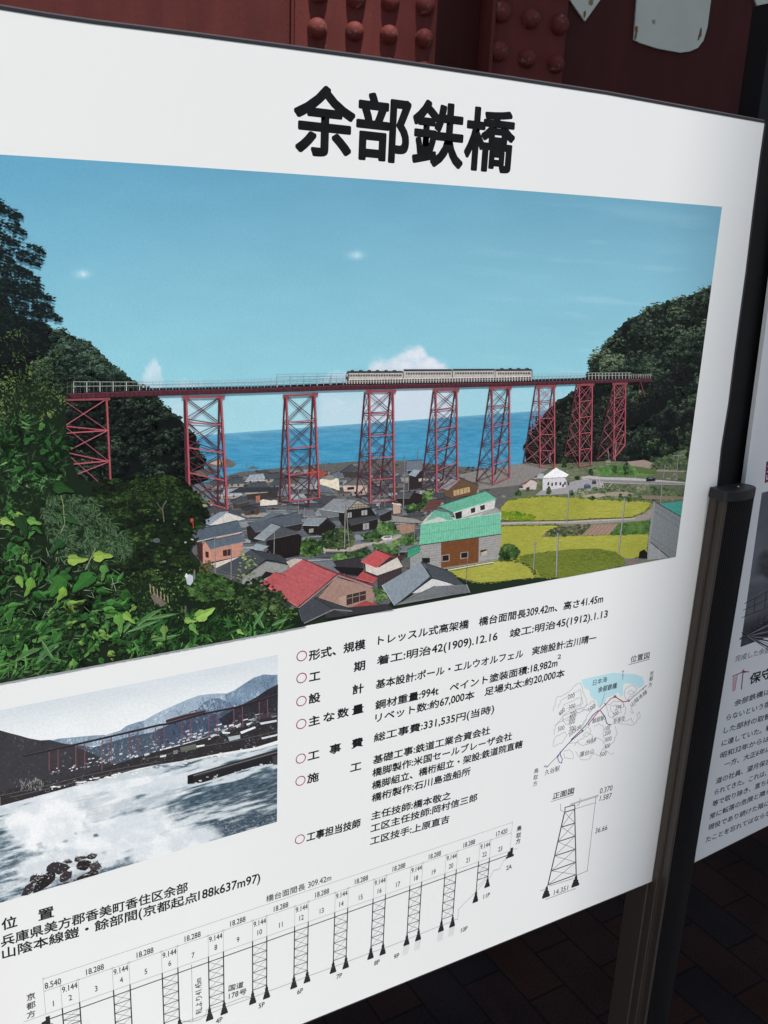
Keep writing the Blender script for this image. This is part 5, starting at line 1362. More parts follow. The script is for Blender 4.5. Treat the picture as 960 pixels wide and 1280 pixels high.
tower(((669.5, 483), (654.5, 578)), ((674, 482.9), (675.2, 583)), ((691, 481.9), (678, 575)), ((692.9, 481.9), (693.2, 584)), 5, 2.3, 1.0, True)
tower(((720.5, 481), (705.5, 570)), ((724.2, 481.7), (724.3, 582.7)), ((738.5, 480.6), (722, 570)), ((740.3, 480.6), (739, 580)), 5, 2.1, 1.0, True)
tower(((766.4, 480), (746, 575)), ((767.9, 480), (767, 573)), ((780, 479.3), (764, 570)), ((782, 479.3), (781, 556)), 5, 2.0, 0.95, True)
ph.line([(801, 478), (806, 496)], 1.2, tuple(np.array(PK) * 0.6)); ph.line([(800, 478), (795, 510)], 0.8, tuple(np.array(PK) * 0.45)); ph.line([(766, 575), (782, 556)], 0.8, PK)
dt = [(83, 490.5), (133, 488.8), (185, 486.9), (320, 484.2), (420, 480.2), (640, 476.6), (740, 473.6), (815, 472)]
db_ = [(83, 499), (133, 497), (185, 495.3), (230, 494), (345, 490.2), (430, 487.6), (640, 482.6), (740, 479.4), (815, 477)]
yt = lambda x: float(np.interp(x, [p[0] for p in dt], [p[1] for p in dt])); yb = lambda x: float(np.interp(x, [p[0] for p in db_], [p[1] for p in db_]))
ph.poly([(x, yt(x)) for x in range(83, 816, 12)] + [(815, 477)] + [(x, yb(x)) for x in range(810, 80, -12)], (76, 40, 49))
ph.lift()
for k in range(122):
    x = 84 + k * 6
    if x < 813:
        ph.line([(x, yt(x) + 1.5), (x, yb(x) - 0.5)], 0.8 if k % 3 else 1.3, (58, 25, 34), lift=0)
ph.line([(x, yb(x) - 0.5) for x in range(83, 816, 20)], 0.8, (60, 26, 36)); ph.line([(x, yt(x) + 0.2) for x in range(83, 816, 20)], 3.2, (28, 27, 32)); ph.line([(x, yt(x) + 1.9) for x in range(83, 816, 20)], 0.5, (110, 64, 72))
# railings
def rail(x0, x1, h0, h1, step, w, c):
    H_ = lambda x: h0 + (h1 - h0) * (x - x0) / (x1 - x0)
    ph.lift(0.5)
    x = x0
    while x <= x1:
        ph.line([(x, yt(x) + 0.5), (x, yt(x) - H_(x))], w, c, lift=0); x += step
    for fr in (1.0, 0.55):
        ph.line([(q, yt(q) - H_(q) * fr) for q in np.linspace(x0, x1, 24)], w * 0.75, c, lift=0.3)
rail(92, 182, 13, 9.5, 16.5, 1.15, (158, 166, 160)); rail(84, 182, 13, 9.5, 5.5, 0.35, (96, 104, 100))
rail(183, 432, 9.2, 10, 8.2, 0.75, (150, 166, 174)); rail(183, 346, 8.5, 8, 4.1, 0.35, (150, 170, 180)); rail(346, 430, 15, 13, 17, 0.8, (140, 158, 168))
rail(664, 737, 8, 7, 4.5, 0.5, (152, 160, 164)); rail(736, 789, 7.5, 6.5, 4.2, 0.75, (170, 172, 168)); rail(789, 815, 5, 4, 3, 0.6, (150, 152, 150))
# the train
TOPS = [(432.5, 464.5, 504), (504.5, 462.2, 565.5), (566, 461.8, 619), (619.3, 462.0, 665)]
for k, (xa, ya, xb) in enumerate(TOPS):
    ybm = lambda x: yt(x) - 0.4
    cut = 2.0 if k in (0,) else 0.0
    ph.poly([(xa + cut, ya), (xb - (1.5 if k == 3 else 0), ya - 0.2), (xb, ya + 3), (xb, ybm(xb)), (xa, ybm(xa)), (xa, ya + 4)], (176, 172, 166))
    ph.poly([(xa + cut, ya - 0.6), (xb - 1, ya - 0.8), (xb - 0.5, ya + 1.6), (xa + 0.6, ya + 1.9)], (52, 50, 54))
    ph.poly([(xa + 3, ya + 3.6), (xb - 2, ya + 3.4), (xb - 2, ya + 6.0), (xa + 3, ya + 6.2)], (84, 84, 90))
    ph.lift(0.5)
    for x in np.arange(xa + 5, xb - 3, 3.2):
        ph.line([(x, ya + 3.4), (x, ya + 6.2)], 0.7, (176, 172, 166), lift=0)
    ph.poly([(xa, ybm(xa) - 5.2), (xb, ybm(xb) - 5.2), (xb, ybm(xb)), (xa, ybm(xa))], (74, 68, 72))
    ph.line([(xa, ybm(xa) - 5.0), (xb, ybm(xb) - 5.0)], 0.9, (206, 202, 196))
    if k in (0, 3):
        for x in np.arange(xa + 8, xb - 4, 10.5):
            ph.poly(blob((x, ya - 0.9), 2.6, 1.2, 8, 0.1), (58, 56, 60), lift=0.3)
    ph.line([(xb, ya), (xb, ybm(xb))], 0.9, (40, 38, 42))
ph.poly([(432.3, 467), (436, 466), (436, 478), (432.3, 478)], (70, 66, 70)); ph.poly([(432.6, 467.5), (435, 467), (435, 470.5), (432.6, 471)], (150, 156, 160))
ph.lift(0.5)
for x in np.arange(433, 665, 3.4):
    ph.line([(x, yt(x)), (x, yt(x) - 5.4)], 0.75, (206, 202, 196), lift=0)
ph.line([(x, yt(x) - 2.6) for x in np.linspace(433, 665, 20)], 0.5, (170, 166, 162))

# ---------- foreground growth
PALE = [(64, 92, 60), (104, 134, 96), (142, 166, 128)]
GR = [(8, 14, 8), (16, 28, 14), (26, 46, 22), (40, 72, 34), (58, 100, 46), (84, 132, 60), (124, 166, 84)]
dark = [(-60, 470), (60, 480), (82, 500), (84, 560), (100, 600), (150, 604), (205, 592), (235, 604), (262, 640), (240, 668), (232, 700), (262, 715), (330, 740), (372, 770), (390, 790), (-60, 900)]
ph.poly(dark, (20, 33, 20))
# tall feathery tree, top left
t1 = [(-60, 236), (0, 246), (6, 254), (24, 262), (28, 274), (30, 290), (18, 300), (50, 312), (53, 322), (44, 334), (48, 346), (36, 354), (52, 362), (66, 374), (58, 382), (72, 398), (66, 410), (40, 416), (-60, 420)]
TRE = [(6, 11, 14), (14, 23, 24), (26, 42, 38), (46, 68, 58)]
ph.poly([(-60, 300), (-20, 306), (-6, 340), (4, 372), (30, 404), (60, 410), (60, 440), (-60, 470)], (12, 18, 20))
TIPS = [(3, 256), (17, 264), (27, 270), (22, 278), (32, 291), (10, 296), (28, 308), (55, 315), (53, 323), (49, 331), (38, 341), (26, 336), (48, 350), (52, 358), (50, 364), (40, 372), (66, 373), (65, 384), (74, 399), (70, 394), (56, 406), (62, 412), (30, 420), (48, 424)]
polys, cc = [], []
for k, (x, y) in enumerate(TIPS):
    x0, y0 = -40.0, y - 12 - 7 * rng.random()
    if k % 4 == 3:
        x0 = -10.0
    n = int((x - x0) * 3.6)
    for q in range(n):
        t = rng.random() ** 0.75
        cx = x0 + (x - x0) * t; cy = y0 + (y - y0) * t ** 1.8 + rng.normal(0, 1.5 + 2.4 * (1 - t))
        if t > 0.45 and noise2(77, np.array([cx / 7.0]), np.array([cy / 2.6]))[0] < 0.34:
            continue
        L_ = 2.2 + 4.0 * rng.random()
        polys.append(blade((cx, cy), L_, L_ * (0.28 + 0.16 * rng.random()), 0.28 + rng.normal(0, 0.33) + (math.pi if rng.random() < 0.2 else 0), rng.normal(0.2, 0.2))); cc.append(ramp(TRE, 0.12 + 0.5 * rng.random() ** 1.6 + 0.15 * (cy < y0 + (y - y0) * t ** 1.8 - 1)))
order = rng.permutation(len(polys))
ph.many([polys[i] for i in order], [cc[i] for i in order], 5e-6)
# bushy yellow-green growth and bamboo at the left
leaves([(-60, 420), (30, 408), (58, 424), (86, 440), (92, 500), (40, 490), (-60, 480)], 650, 2, 5.5, 0.4, [0.3, 2.8, 1.2], [(16, 26, 18), (32, 48, 30), (54, 74, 40), (80, 104, 52)], 0.6, seed=421, gn=16)
leaves([(-60, 468), (16, 462), (40, 458), (62, 468), (80, 482), (86, 500), (70, 520), (40, 530), (-60, 540)], 1100, 2, 5.5, 0.34, [0.6, 2.6, 1.3], [(20, 30, 20), (38, 54, 32), (60, 82, 46), (84, 106, 58), (108, 128, 74)], 0.6, seed=423, gn=14)
leaves([(-60, 520), (40, 520), (78, 540), (84, 600), (60, 612), (-60, 620)], 750, 5, 16, 0.17, [-0.9, -0.4, 0.2, -1.6, 2.7], [(14, 28, 16), (28, 52, 28), (46, 82, 44), (72, 116, 64), (110, 150, 90)], 0.5, seed=425, gn=14)
leaves([(10, 535), (60, 530), (96, 560), (92, 590), (40, 600), (0, 580)], 46, 6, 11, 0.8, [0.4, 1.2, -0.4], [(14, 30, 16), (34, 72, 36), (50, 96, 48), (76, 122, 62)], 0.8, 'heart', seed=427, gn=14)
leaves([(-60, 590), (60, 596), (100, 615), (90, 640), (-60, 650)], 420, 4, 11, 0.28, [0.2, 0.9, 2.4], [(10, 20, 12), (24, 44, 24), (40, 70, 38), (66, 104, 58)], 0.5, seed=429, gn=14)
# dark round tree behind
leaves([(104, 640), (120, 606), (150, 596), (190, 592), (225, 598), (245, 612), (262, 626), (262, 650), (236, 690), (240, 720), (150, 730), (110, 690)], 2300, 1.2, 3.4, 0.6, [0], [(8, 14, 8), (16, 26, 14), (28, 44, 22), (44, 66, 32), (66, 92, 46)], kind='blob', seed=431, gn=13, bias=-0.12)
for x, y, r in ((190, 606, 40), (222, 618, 30), (168, 618, 24), (150, 640, 24), (205, 600, 24), (225, 700, 16)):
    leaves([(x - r, y + 4), (x - r * 0.5, y - 6), (x + r * 0.5, y - 6), (x + r, y + 4), (x, y + 8)], 160, 1.4, 3.2, 0.42, [0.1, 3.0], [(26, 40, 20), (44, 64, 30), (66, 92, 44)], 0.4, seed=441 + int(x), gn=7)
ph.line([(205, 652), (203, 634), (208, 626)], 1.4, (96, 92, 84)); ph.line([(204, 640), (196, 628)], 0.9, (88, 84, 76))
ph.poly(blob((240, 650), 2.2, 3.5), (160, 72, 62)); ph.line([(241, 652), (242, 660)], 1.2, (150, 66, 58))
for x, y, r, c in ((197, 650, 1.6, (170, 168, 168)), (218, 655, 0.9, (170, 176, 170)), (196, 676, 4.5, (110, 118, 126)), (213, 685, 2.2, (110, 92, 96)), (205, 702, 2.4, (128, 138, 128)), (256, 632, 3.5, (196, 186, 178)), (264, 631, 2, (200, 190, 180)), (232, 678, 1.8, (216, 214, 212))):
    ph.poly(blob((x, y), r * 1.0, r * 0.7), tuple(np.array(c) * 0.75))
# feathery bamboo clumps
polys, cc = [], []
BAM = [(22, 38, 24), (44, 66, 42), (74, 100, 70), (108, 134, 102)]
for k in range(230):
    x, y = pip([(50, 640), (60, 616), (110, 620), (150, 655), (168, 690), (110, 706), (60, 690)], 1)[0]
    for j in range(7):
        polys.append(blade((x, y), 5 + 7 * rng.random(), 1.5, 0.5 + rng.normal(0.3, 0.75), rng.normal(0.3, 0.2))); cc.append(ramp(BAM, 0.2 + 0.6 * rng.random()))
ph.many(polys, cc, 5e-6)
ph.line([(75, 615), (79, 630), (80, 645), (81, 655), (75, 667)], 1.1, (120, 130, 90)); ph.line([(72, 690), (70, 702)], 0.9, (120, 130, 96))
# shrubs lower middle
SH = [(14, 24, 12), (28, 46, 22), (46, 72, 34), (70, 100, 50), (104, 132, 74)]
leaves([(140, 730), (170, 712), (230, 712), (250, 708), (300, 728), (340, 745), (375, 768), (330, 790), (180, 830), (130, 800)], 2600, 1.2, 4.2, 0.55, [0.2, 1.0, 2.4], SH, 0.7, seed=451, gn=13)
leaves([(228, 720), (262, 716), (288, 724), (292, 748), (240, 752)], 500, 1.4, 3.6, 0.6, [0], [(18, 30, 16), (34, 56, 28), (56, 86, 42), (84, 114, 62)], kind='blob', seed=453, gn=9)
leaves([(300, 728), (325, 720), (355, 742), (372, 768), (330, 780), (300, 760)], 420, 1.2, 3.2, 0.6, [0], [(18, 28, 18), (36, 54, 30), (62, 84, 46), (100, 120, 72)], kind='blob', seed=455, gn=8)
leaves([(302, 690), (318, 694), (324, 716), (306, 728), (296, 722)], 60, 1.0, 2.4, 0.6, [0], [(70, 90, 54), (120, 136, 90), (160, 170, 120)], kind='blob', seed=457, gn=8)
ph.poly([(188, 745), (194, 742), (208, 754), (203, 758), (193, 753)], (104, 94, 88))
for k in range(6):
    ph.line([(187.5 + 4.4 * k, 730 + 3.2 * k), (188.3 + 4.4 * k, 741 + 2.4 * k)], 1.1, (150, 140, 112))
ph.poly(blob((236, 724), 4.5, 7), (176, 186, 196)); ph.poly(blob((233, 720), 2.5, 3), (206, 212, 220)); ph.line([(243, 713), (243, 724)], 2.0, (110, 112, 110)); ph.line([(232, 758), (232, 772)], 2.0, (90, 88, 80))
leaves([(262, 700), (268, 706), (262, 716), (248, 716), (250, 704)], 60, 2, 5, 0.3, [0.6, 2.2, -0.6], [(60, 60, 36), (96, 90, 50), (130, 120, 70)], 0.5, seed=459)
# big kudzu leaves along the lower left
KZ = [(12, 22, 12), (32, 62, 32), (46, 92, 44), (60, 114, 54), (84, 136, 66), (124, 156, 78)]
leaves([(-60, 690), (40, 690), (120, 700), (150, 720), (150, 790), (90, 845), (-60, 870)], 520, 6, 15, 0.3, [0.4, 1.2, 2.2, -0.6], [(12, 20, 11), (24, 46, 22), (42, 76, 36), (66, 106, 56)], 0.6, seed=461, gn=26)
leaves([(-60, 650), (20, 642), (48, 655), (40, 690), (-60, 700)], 46, 7, 14, 0.75, [1.2, 0.6, 2.0], KZ, 0.6, 'heart', seed=463, gn=16)
leaves([(-60, 690), (20, 686), (90, 716), (150, 705), (160, 740), (160, 790), (80, 835), (-60, 850)], 190, 6, 15, 0.8, [0.9, 1.5, 0.2, 2.2, -0.6], KZ, 0.7, 'heart', seed=465, gn=34)
leaves([(-60, 640), (60, 650), (150, 705), (165, 750), (165, 800), (80, 840), (-60, 860)], 520, 5, 17, 0.045, [-0.5, 0.2, 0.8, -1.1, 2.4], PALE, 0.6, seed=466, gn=20)
leaves([(-60, 690), (40, 700), (110, 720), (160, 745), (150, 800), (80, 835), (-60, 850)], 80, 8, 17, 0.8, [0.4, -0.5, 2.2], KZ, 0.5, 'heart', seed=468, gn=40, bias=0.1)
leaves([(110, 780), (160, 750), (210, 770), (230, 800), (120, 830), (60, 850)], 70, 6, 12, 0.72, [0.9, -0.3, 2.0], KZ, 0.7, 'heart', seed=467, gn=20)
leaves([(-60, 770), (60, 765), (110, 800), (60, 850), (-60, 880)], 330, 8, 26, 0.14, [-0.6, -0.9, -0.2, 2.6], [(12, 24, 12), (32, 62, 30), (54, 98, 46), (92, 138, 72)], 0.35, seed=469, gn=22)
leaves([(150, 780), (240, 770), (330, 775), (372, 780), (330, 800), (160, 830)], 520, 6, 20, 0.15, [-0.7, -1.2, -0.3, -2.2], [(14, 28, 14), (30, 60, 28), (52, 96, 46), (90, 138, 72)], 0.4, seed=471, gn=20)
for p, L_, a, b_ in (((172, 782), 40, -0.75, 0.3), ((160, 790), 46, -0.4, 0.1), ((182, 775), 44, -0.22, 0.05), ((190, 800), 38, -0.1, -0.2), ((150, 795), 34, -0.95, 0.2), ((330, 785), 26, -2.2, 0.3), ((340, 782), 24, -0.5, 0.2), ((318, 782), 26, -1.1, 0.2), ((45, 830), 46, -1.0, 0.6), ((20, 826), 40, -0.7, 0.5), ((52, 800), 34, 1.1, -0.2)):
    ph.poly(blade(p, L_, 5.5, a, b_), (68, 110, 62)); ph.line([p, (p[0] + L_ * 0.8 * math.cos(a + b_ / 2), p[1] + L_ * 0.8 * math.sin(a + b_ / 2))], 0.6, (126, 156, 112))
for p, r, a, c in (((95, 700), 12, 0.05, (132, 168, 74)), ((127, 695), 12, -0.1, (140, 176, 76)), ((255, 768), 13, -0.4, (136, 180, 84)), ((237, 776), 7, 0.2, (122, 168, 80)), ((242, 786), 8, 1.0, (96, 148, 72)), ((28, 656), 14, 1.2, (30, 62, 30)), ((42, 652), 9, 0.4, (96, 148, 70)), ((8, 652), 9, 0.3, (134, 172, 84)),
                   ((74, 733), 15, 2.2, (52, 108, 44)), ((105, 727), 17, 2.5, (48, 104, 44)), ((78, 742), 9, 2.1, (112, 158, 60)), ((37, 733), 11, 1.9, (98, 150, 58)), ((25, 726), 8, 1.1, (112, 160, 72)), ((130, 715), 10, 1.7, (78, 132, 62)), ((150, 778), 12, 1.4, (92, 146, 66)), ((160, 772), 9, 0.8, (118, 164, 72)), ((205, 790), 9, 1.6, (100, 140, 70)), ((300, 790), 5, 0.6, (128, 172, 88)), ((90, 650), 8, 0.5, (40, 78, 40)), ((72, 682), 11, 2.4, (34, 74, 36)), ((78, 610), 13, 0.2, (36, 74, 32))):
    c = tuple(np.array(c) * (0.9, 0.86, 0.9)); h = kudzu(p, r * 1.25, a, 0.62); ph.poly(h + np.array([1.2, 2.2]), (12, 20, 12)); ph.poly(h, c); ph.poly(h[:10], tuple(np.clip(np.array(c) * 1.13, 0, 255)), lift=0.4)
    ph.line([(p[0] - r * 1.0 * math.cos(a), p[1] - r * 1.0 * math.sin(a)), (p[0] + r * 0.6 * math.cos(a), p[1] + r * 0.6 * math.sin(a))], 0.6, tuple(np.clip(np.array(c) * 1.25, 0, 255)), lift=0.4)
ph.line([(119, 686), (107, 712)], 1.0, (140, 140, 110))
print('photo film', ph.n, 'verts, top', ph.z)
ph.build('printed_photograph', M_PRINT, board)

# faint glints on the laminate, painted as pale smudges over the printed sky
for (cx, cy, r) in ((105, 342.5, 9), (447, 319, 9)):
    gl_ = Film(depth=Z_SKY + 2e-6)
    s_, t_ = np.meshgrid(np.linspace(-2.6, 2.6, 60), np.linspace(-2.6, 2.6, 60))
    x_, y_ = cx + s_ * r, cy + t_ * r
    w_ = np.exp(-((s_ + 0.25) ** 2 * 0.8 + t_ ** 2 * 3.4)) * 0.42 + np.exp(-(s_ ** 2 + t_ ** 2) * 5.0) * 0.18
    sp = smooth(0.6, 0.74, fbm(907, x_ / 1.3, y_ / 1.3, 2)) * np.exp(-(s_ ** 2 + t_ ** 2) * 5.0)
    w_ = np.clip(w_ + 0.8 * sp, 0, 1)[..., None] * smooth(2.6, 1.9, np.maximum(np.abs(s_), np.abs(t_)))[..., None]
    gl_.grid(onboard(np.stack([x_, y_], -1).reshape(-1, 2), gl_.z)[:].reshape(60, 60, 2)[::1], ink(np.clip(mix(sky_col(x_, y_), (206, 226, 236), w_), 0, 255)))
    gl_.build('painted_glint', M_PRINT, board)
# ------------------------------------------------------------------ the winter photograph: sea, spray, snowy hills, viaduct
WU0 = float(onboard([(-56, 1000)])[0][0]); WU1 = float(onboard([(347, 920)])[0][0])
WV0 = float(onboard([(347, 1027.5), (0, 1128)])[:, 1].mean()); WV1 = float(onboard([(347, 817.5), (0, 889)])[:, 1].mean())
ph = Film(clip=(WU0, WU1, WV0, WV1))
ph.tex = 0.22
ss, tt = np.meshgrid(np.linspace(0, 1, 460), np.linspace(0, 1, 300))
UV = np.stack([WU0 + ss * (WU1 - WU0), WV1 + tt * (WV0 - WV1)], -1)
X, Y = topx(UV)
def winter(x, y):
    sky_ = mix((202, 210, 215), (222, 226, 228), smooth(0, 1, (y - (889 - x * 0.206)) / 45.0)[..., None])
    sky_ = sky_ + ((fbm(601, x / 40, y / 14) - 0.5) * 8)[..., None]
    shore = np.interp(x, [-60, 0, 60, 130, 200, 260, 318, 347], [1014, 1000, 985, 972, 956, 946, 938, 930])
    d = y - shore
    along = x + y * 0.25; across = y + x * 0.27
    n1 = fbm(611, along / 26, across / 3.2, 5); n2 = fbm(621, x / 11, y / 6, 5); n3 = fbm(631, along / 60, across / 14, 4); n4 = fbm(641, along / 7, across / 1.6, 3)
    water = mix((58, 78, 92), (116, 136, 148), smooth(0.35, 0.75, n1 * 0.6 + n4 * 0.4)[..., None])
    chop = smooth(0.60, 0.72, n4 * 0.55 + n2 * 0.45) * smooth(90, 20, np.abs(y - 995) + np.maximum(0, 190 - x))
    water = mix(water, (176, 188, 196), (chop * 0.55)[..., None])
    dark = smooth(200, 330, x + (y - 980) * 0.6) * smooth(948, 1000, y + (x - 300) * 0.1)
    water = mix(water, mix((46, 58, 70), (84, 98, 110), n4[..., None]), (dark * 0.75)[..., None])
    fine = fbm(761, along / 3.2, across / 1.0, 3); sparkle = smooth(0.62, 0.78, fbm(771, x / 1.7, y / 1.5, 2)) * smooth(985, 1040, y + (x - 300) * 0.15)
    water = np.clip(water + ((fine - 0.5) * 70)[..., None], 20, 230); water = mix(water, (176, 188, 198), (sparkle * 0.6)[..., None])
    foam = smooth(0.46, 0.62, n3 * 0.55 + n1 * 0.45 + 0.16 * smooth(60, 0, d) - 0.05 * smooth(180, 330, x))
    def puff(cx, cy, rx, ry, rot, amp, seed):
        c_, s_ = math.cos(rot), math.sin(rot)
        dx, dy = (x - cx) * c_ + (y - cy) * s_, -(x - cx) * s_ + (y - cy) * c_
        r = np.sqrt((dx / rx) ** 2 + (dy / ry) ** 2) + (fbm(seed, x / 16, y / 13, 5) - 0.5) * 0.6
        return smooth(1.06, 0.62, r) * amp
    spray = np.maximum.reduce([puff(62, 1030, 66, 42, -0.2, 1.0, 651), puff(150, 1045, 90, 34, -0.28, 0.97, 661), puff(215, 1058, 70, 24, -0.28, 0.95, 671), puff(120, 1010, 60, 22, -0.26, 0.8, 681), puff(190, 1000, 50, 10, -0.3, 0.7, 691),
                               puff(90, 1075, 90, 26, -0.27, 0.9, 701), puff(250, 968, 70, 7, -0.2, 0.8, 711), puff(140, 985, 90, 7, -0.22, 0.8, 721), puff(70, 992, 70, 6, -0.2, 0.85, 731), puff(22, 1000, 40, 5, -0.22, 0.85, 741)])
    mist = mix((206, 213, 218), (228, 231, 233), smooth(0.3, 0.7, fbm(751, x / 22, y / 16, 4))[..., None])
    sea = mix(water, mix((188, 200, 206), (222, 227, 230), n2[..., None]), (foam * 0.9)[..., None])
    streak = smooth(0.55, 0.68, n4) * smooth(70, 20, x) * 0.8
    sea = mix(sea, mix((80, 98, 112), (190, 200, 206), n1[..., None]), (streak * smooth(1000, 1040, y))[..., None])
    sea = mix(sea, mist, spray[..., None])
    for (cx, cy, r, a) in ((120, 1044, 3.5, 0.8), (82, 1052, 4, 0.4), (50, 1057, 5, 0.25), (95, 1042, 2.5, 0.3), (20, 1076, 6, 0.4), (30, 1074, 3, 0.4), (130, 1066, 4, 0.2), (70, 1062, 5, 0.15)):
        b_ = smooth(1.2, 0.3, np.hypot((x - cx) / r, (y - cy) / r * 1.3) + (n4 - 0.5) * 1.4) * a
        sea = mix(sea, (70, 78, 88), b_[..., None])
    return np.where((d < 0)[..., None], sky_, sea)
ph.grid(UV, ink(np.clip(winter(X, Y), 0, 255)))
Wz = C(0, 830, 4.8); Wy = C(180, 820, 5.333); Wx = C(0, 800, 2.526); Wr = C(0, 960, 4.8)
ph.tex = 0.3
SNOW = [(82, 100, 120), (108, 128, 148), (136, 156, 174), (168, 184, 198), (196, 207, 216)]
def snowhill(pts, base, cols, n, seed, L_=6.0, ang=1.2, rag=True):
    ph.poly(pts, base)
    leaves(pts, n, L_ * 0.35, L_, 0.22, [ang, math.pi - ang * 0.8], cols, 0.35, seed=seed, gn=14)
snowhill(Wz((300, 460), (350, 448), (440, 440), (540, 430), (640, 425), (720, 400), (760, 370), (820, 350), (900, 330), (960, 295), (960, 420), (700, 470), (500, 500)), (126, 144, 162), SNOW, 420, 801)
snowhill(Wy((0, 430), (60, 395), (130, 360), (200, 330), (290, 290), (370, 262), (450, 252), (540, 248), (560, 260), (560, 420), (0, 560)), (150, 168, 184), SNOW[1:], 620, 803)
snowhill(Wy((540, 255), (600, 230), (660, 190), (730, 145), (800, 122), (850, 126), (890, 124), (890, 260), (700, 330), (560, 330)), (112, 134, 156), SNOW[:4], 600, 805, 5.0)
snowhill(Wy((340, 370), (400, 310), (450, 283), (500, 282), (560, 310), (600, 335), (560, 400), (380, 400)), (92, 110, 132), SNOW[:4], 260, 807, 5.0)
snowhill(Wy((0, 540), (80, 500), (180, 450), (320, 400), (500, 380), (600, 345), (700, 310), (780, 330), (780, 440), (500, 520), (200, 600), (0, 640)), (64, 76, 96), [(40, 48, 62), (66, 78, 98), (92, 108, 128), (150, 166, 182)], 700, 809, 5.0)
snowhill(Wz((320, 470), (420, 480), (560, 500), (760, 440), (960, 400), (960, 520), (700, 600), (420, 600)), (70, 82, 98), [(44, 52, 64), (72, 86, 102), (110, 128, 144), (190, 202, 212)], 420, 811, 5.0)
dh = Wz((-250, 330), (-60, 370), (0, 398), (60, 415), (120, 430), (170, 445), (240, 458), (300, 455), (370, 475), (440, 490), (560, 540), (680, 600), (700, 640), (300, 720), (0, 800), (-250, 860))
ph.poly(dh, (54, 54, 59))
leaves(dh, 1500, 1.2, 4.0, 0.3, [1.5, 1.2], [(36, 36, 40), (48, 48, 52), (62, 61, 65), (80, 80, 84), (108, 111, 116)], 0.35, seed=813, gn=20, bias=-0.12)
dr = Wy((640, 330), (740, 280), (820, 225), (900, 185), (900, 440), (740, 460), (560, 500), (500, 420))
ph.poly(dr, (44, 44, 52)); leaves(dr, 520, 1.2, 3.6, 0.3, [1.5, 1.2], [(24, 24, 30), (42, 42, 50), (62, 62, 70), (110, 116, 124)], 0.35, seed=815, gn=16, bias=-0.08)
# shore band: wall, houses under snow
band = Wy((-960, 900), (-400, 790), (0, 660), (300, 580), (560, 500), (900, 400), (900, 560), (740, 610), (500, 650), (250, 700), (0, 740), (-400, 850), (-960, 1000))
ph.poly(band, (44, 42, 44))
leaves(band, 1500, 0.8, 2.6, 0.35, [-0.2], [(26, 25, 28), (44, 43, 46), (70, 68, 70), (104, 104, 106), (170, 174, 178)], 0.3, seed=817, gn=10, bias=-0.05)
polys, cc = [], []
for k in range(190):
    t = rng.random() ** 0.8
    x = 60 + t * 287; y = np.interp(x, [0, 60, 130, 200, 260, 347], [985, 968, 950, 935, 918, 896]) + rng.normal(0, 3.0) - 4 * t
    w, h = 1.5 + 6 * rng.random() * t + 1, 0.7 + 1.6 * rng.random() * (0.4 + t)
    polys.append([(x, y), (x + w, y - w * 0.27), (x + w * 1.1, y - w * 0.27 + h), (x + 0.5, y + h)]); cc.append([(206, 212, 218), (176, 184, 190), (120, 124, 128), (84, 86, 90), (62, 60, 64)][rng.integers(5)])
ph.many(polys, cc)
for pts_, c in ((((560, 540), (640, 525), (642, 550), (570, 568)), (166, 176, 182)), (((640, 505), (740, 470), (745, 480), (650, 520)), (220, 224, 228)), (((240, 610), (345, 585), (348, 620), (250, 640)), (98, 100, 96)), (((195, 635), (225, 625), (225, 650), (195, 655)), (126, 128, 124)), (((348, 598), (405, 590), (400, 602), (352, 614)), (222, 226, 230)), (((110, 660), (150, 655), (145, 672), (105, 676)), (206, 210, 214)),
                (((770, 445), (885, 425), (885, 438), (780, 458)), (200, 206, 212)), (((520, 505), (575, 508), (570, 518), (525, 518)), (214, 218, 222)), (((440, 530), (480, 520), (490, 524), (450, 545)), (190, 198, 206)), (((780, 545), (890, 520), (890, 530), (790, 555)), (206, 210, 214)), (((0, 655), (30, 645), (40, 655), (5, 668)), (190, 196, 202)), (((610, 470), (640, 445), (650, 455), (620, 480)), (206, 210, 216))):
    ph.poly(Wy(*pts_), c)
polys, cc = [], []
for k in range(90):                                                # bare pale trees on the left bank
    x, y = 25 + 28 * rng.random(), 975 + 14 * rng.random() - 0
    polys.append(blade((x, y), 2 + 4 * rng.random(), 0.7, -1.57 + rng.normal(0, 0.35))); cc.append((110 + 50 * rng.random(),) * 3)
ph.many(polys, cc)
ph.line(Wz((0, 790), (120, 765), (300, 725), (500, 672), (760, 620), (960, 585)), 0.9, (86, 84, 88)); ph.line(Wz((60, 800), (300, 745), (640, 665), (960, 600)), 0.6, (104, 102, 106)); ph.line(Wy((0, 690), (300, 620), (640, 560), (890, 500)), 0.7, (90, 88, 92))
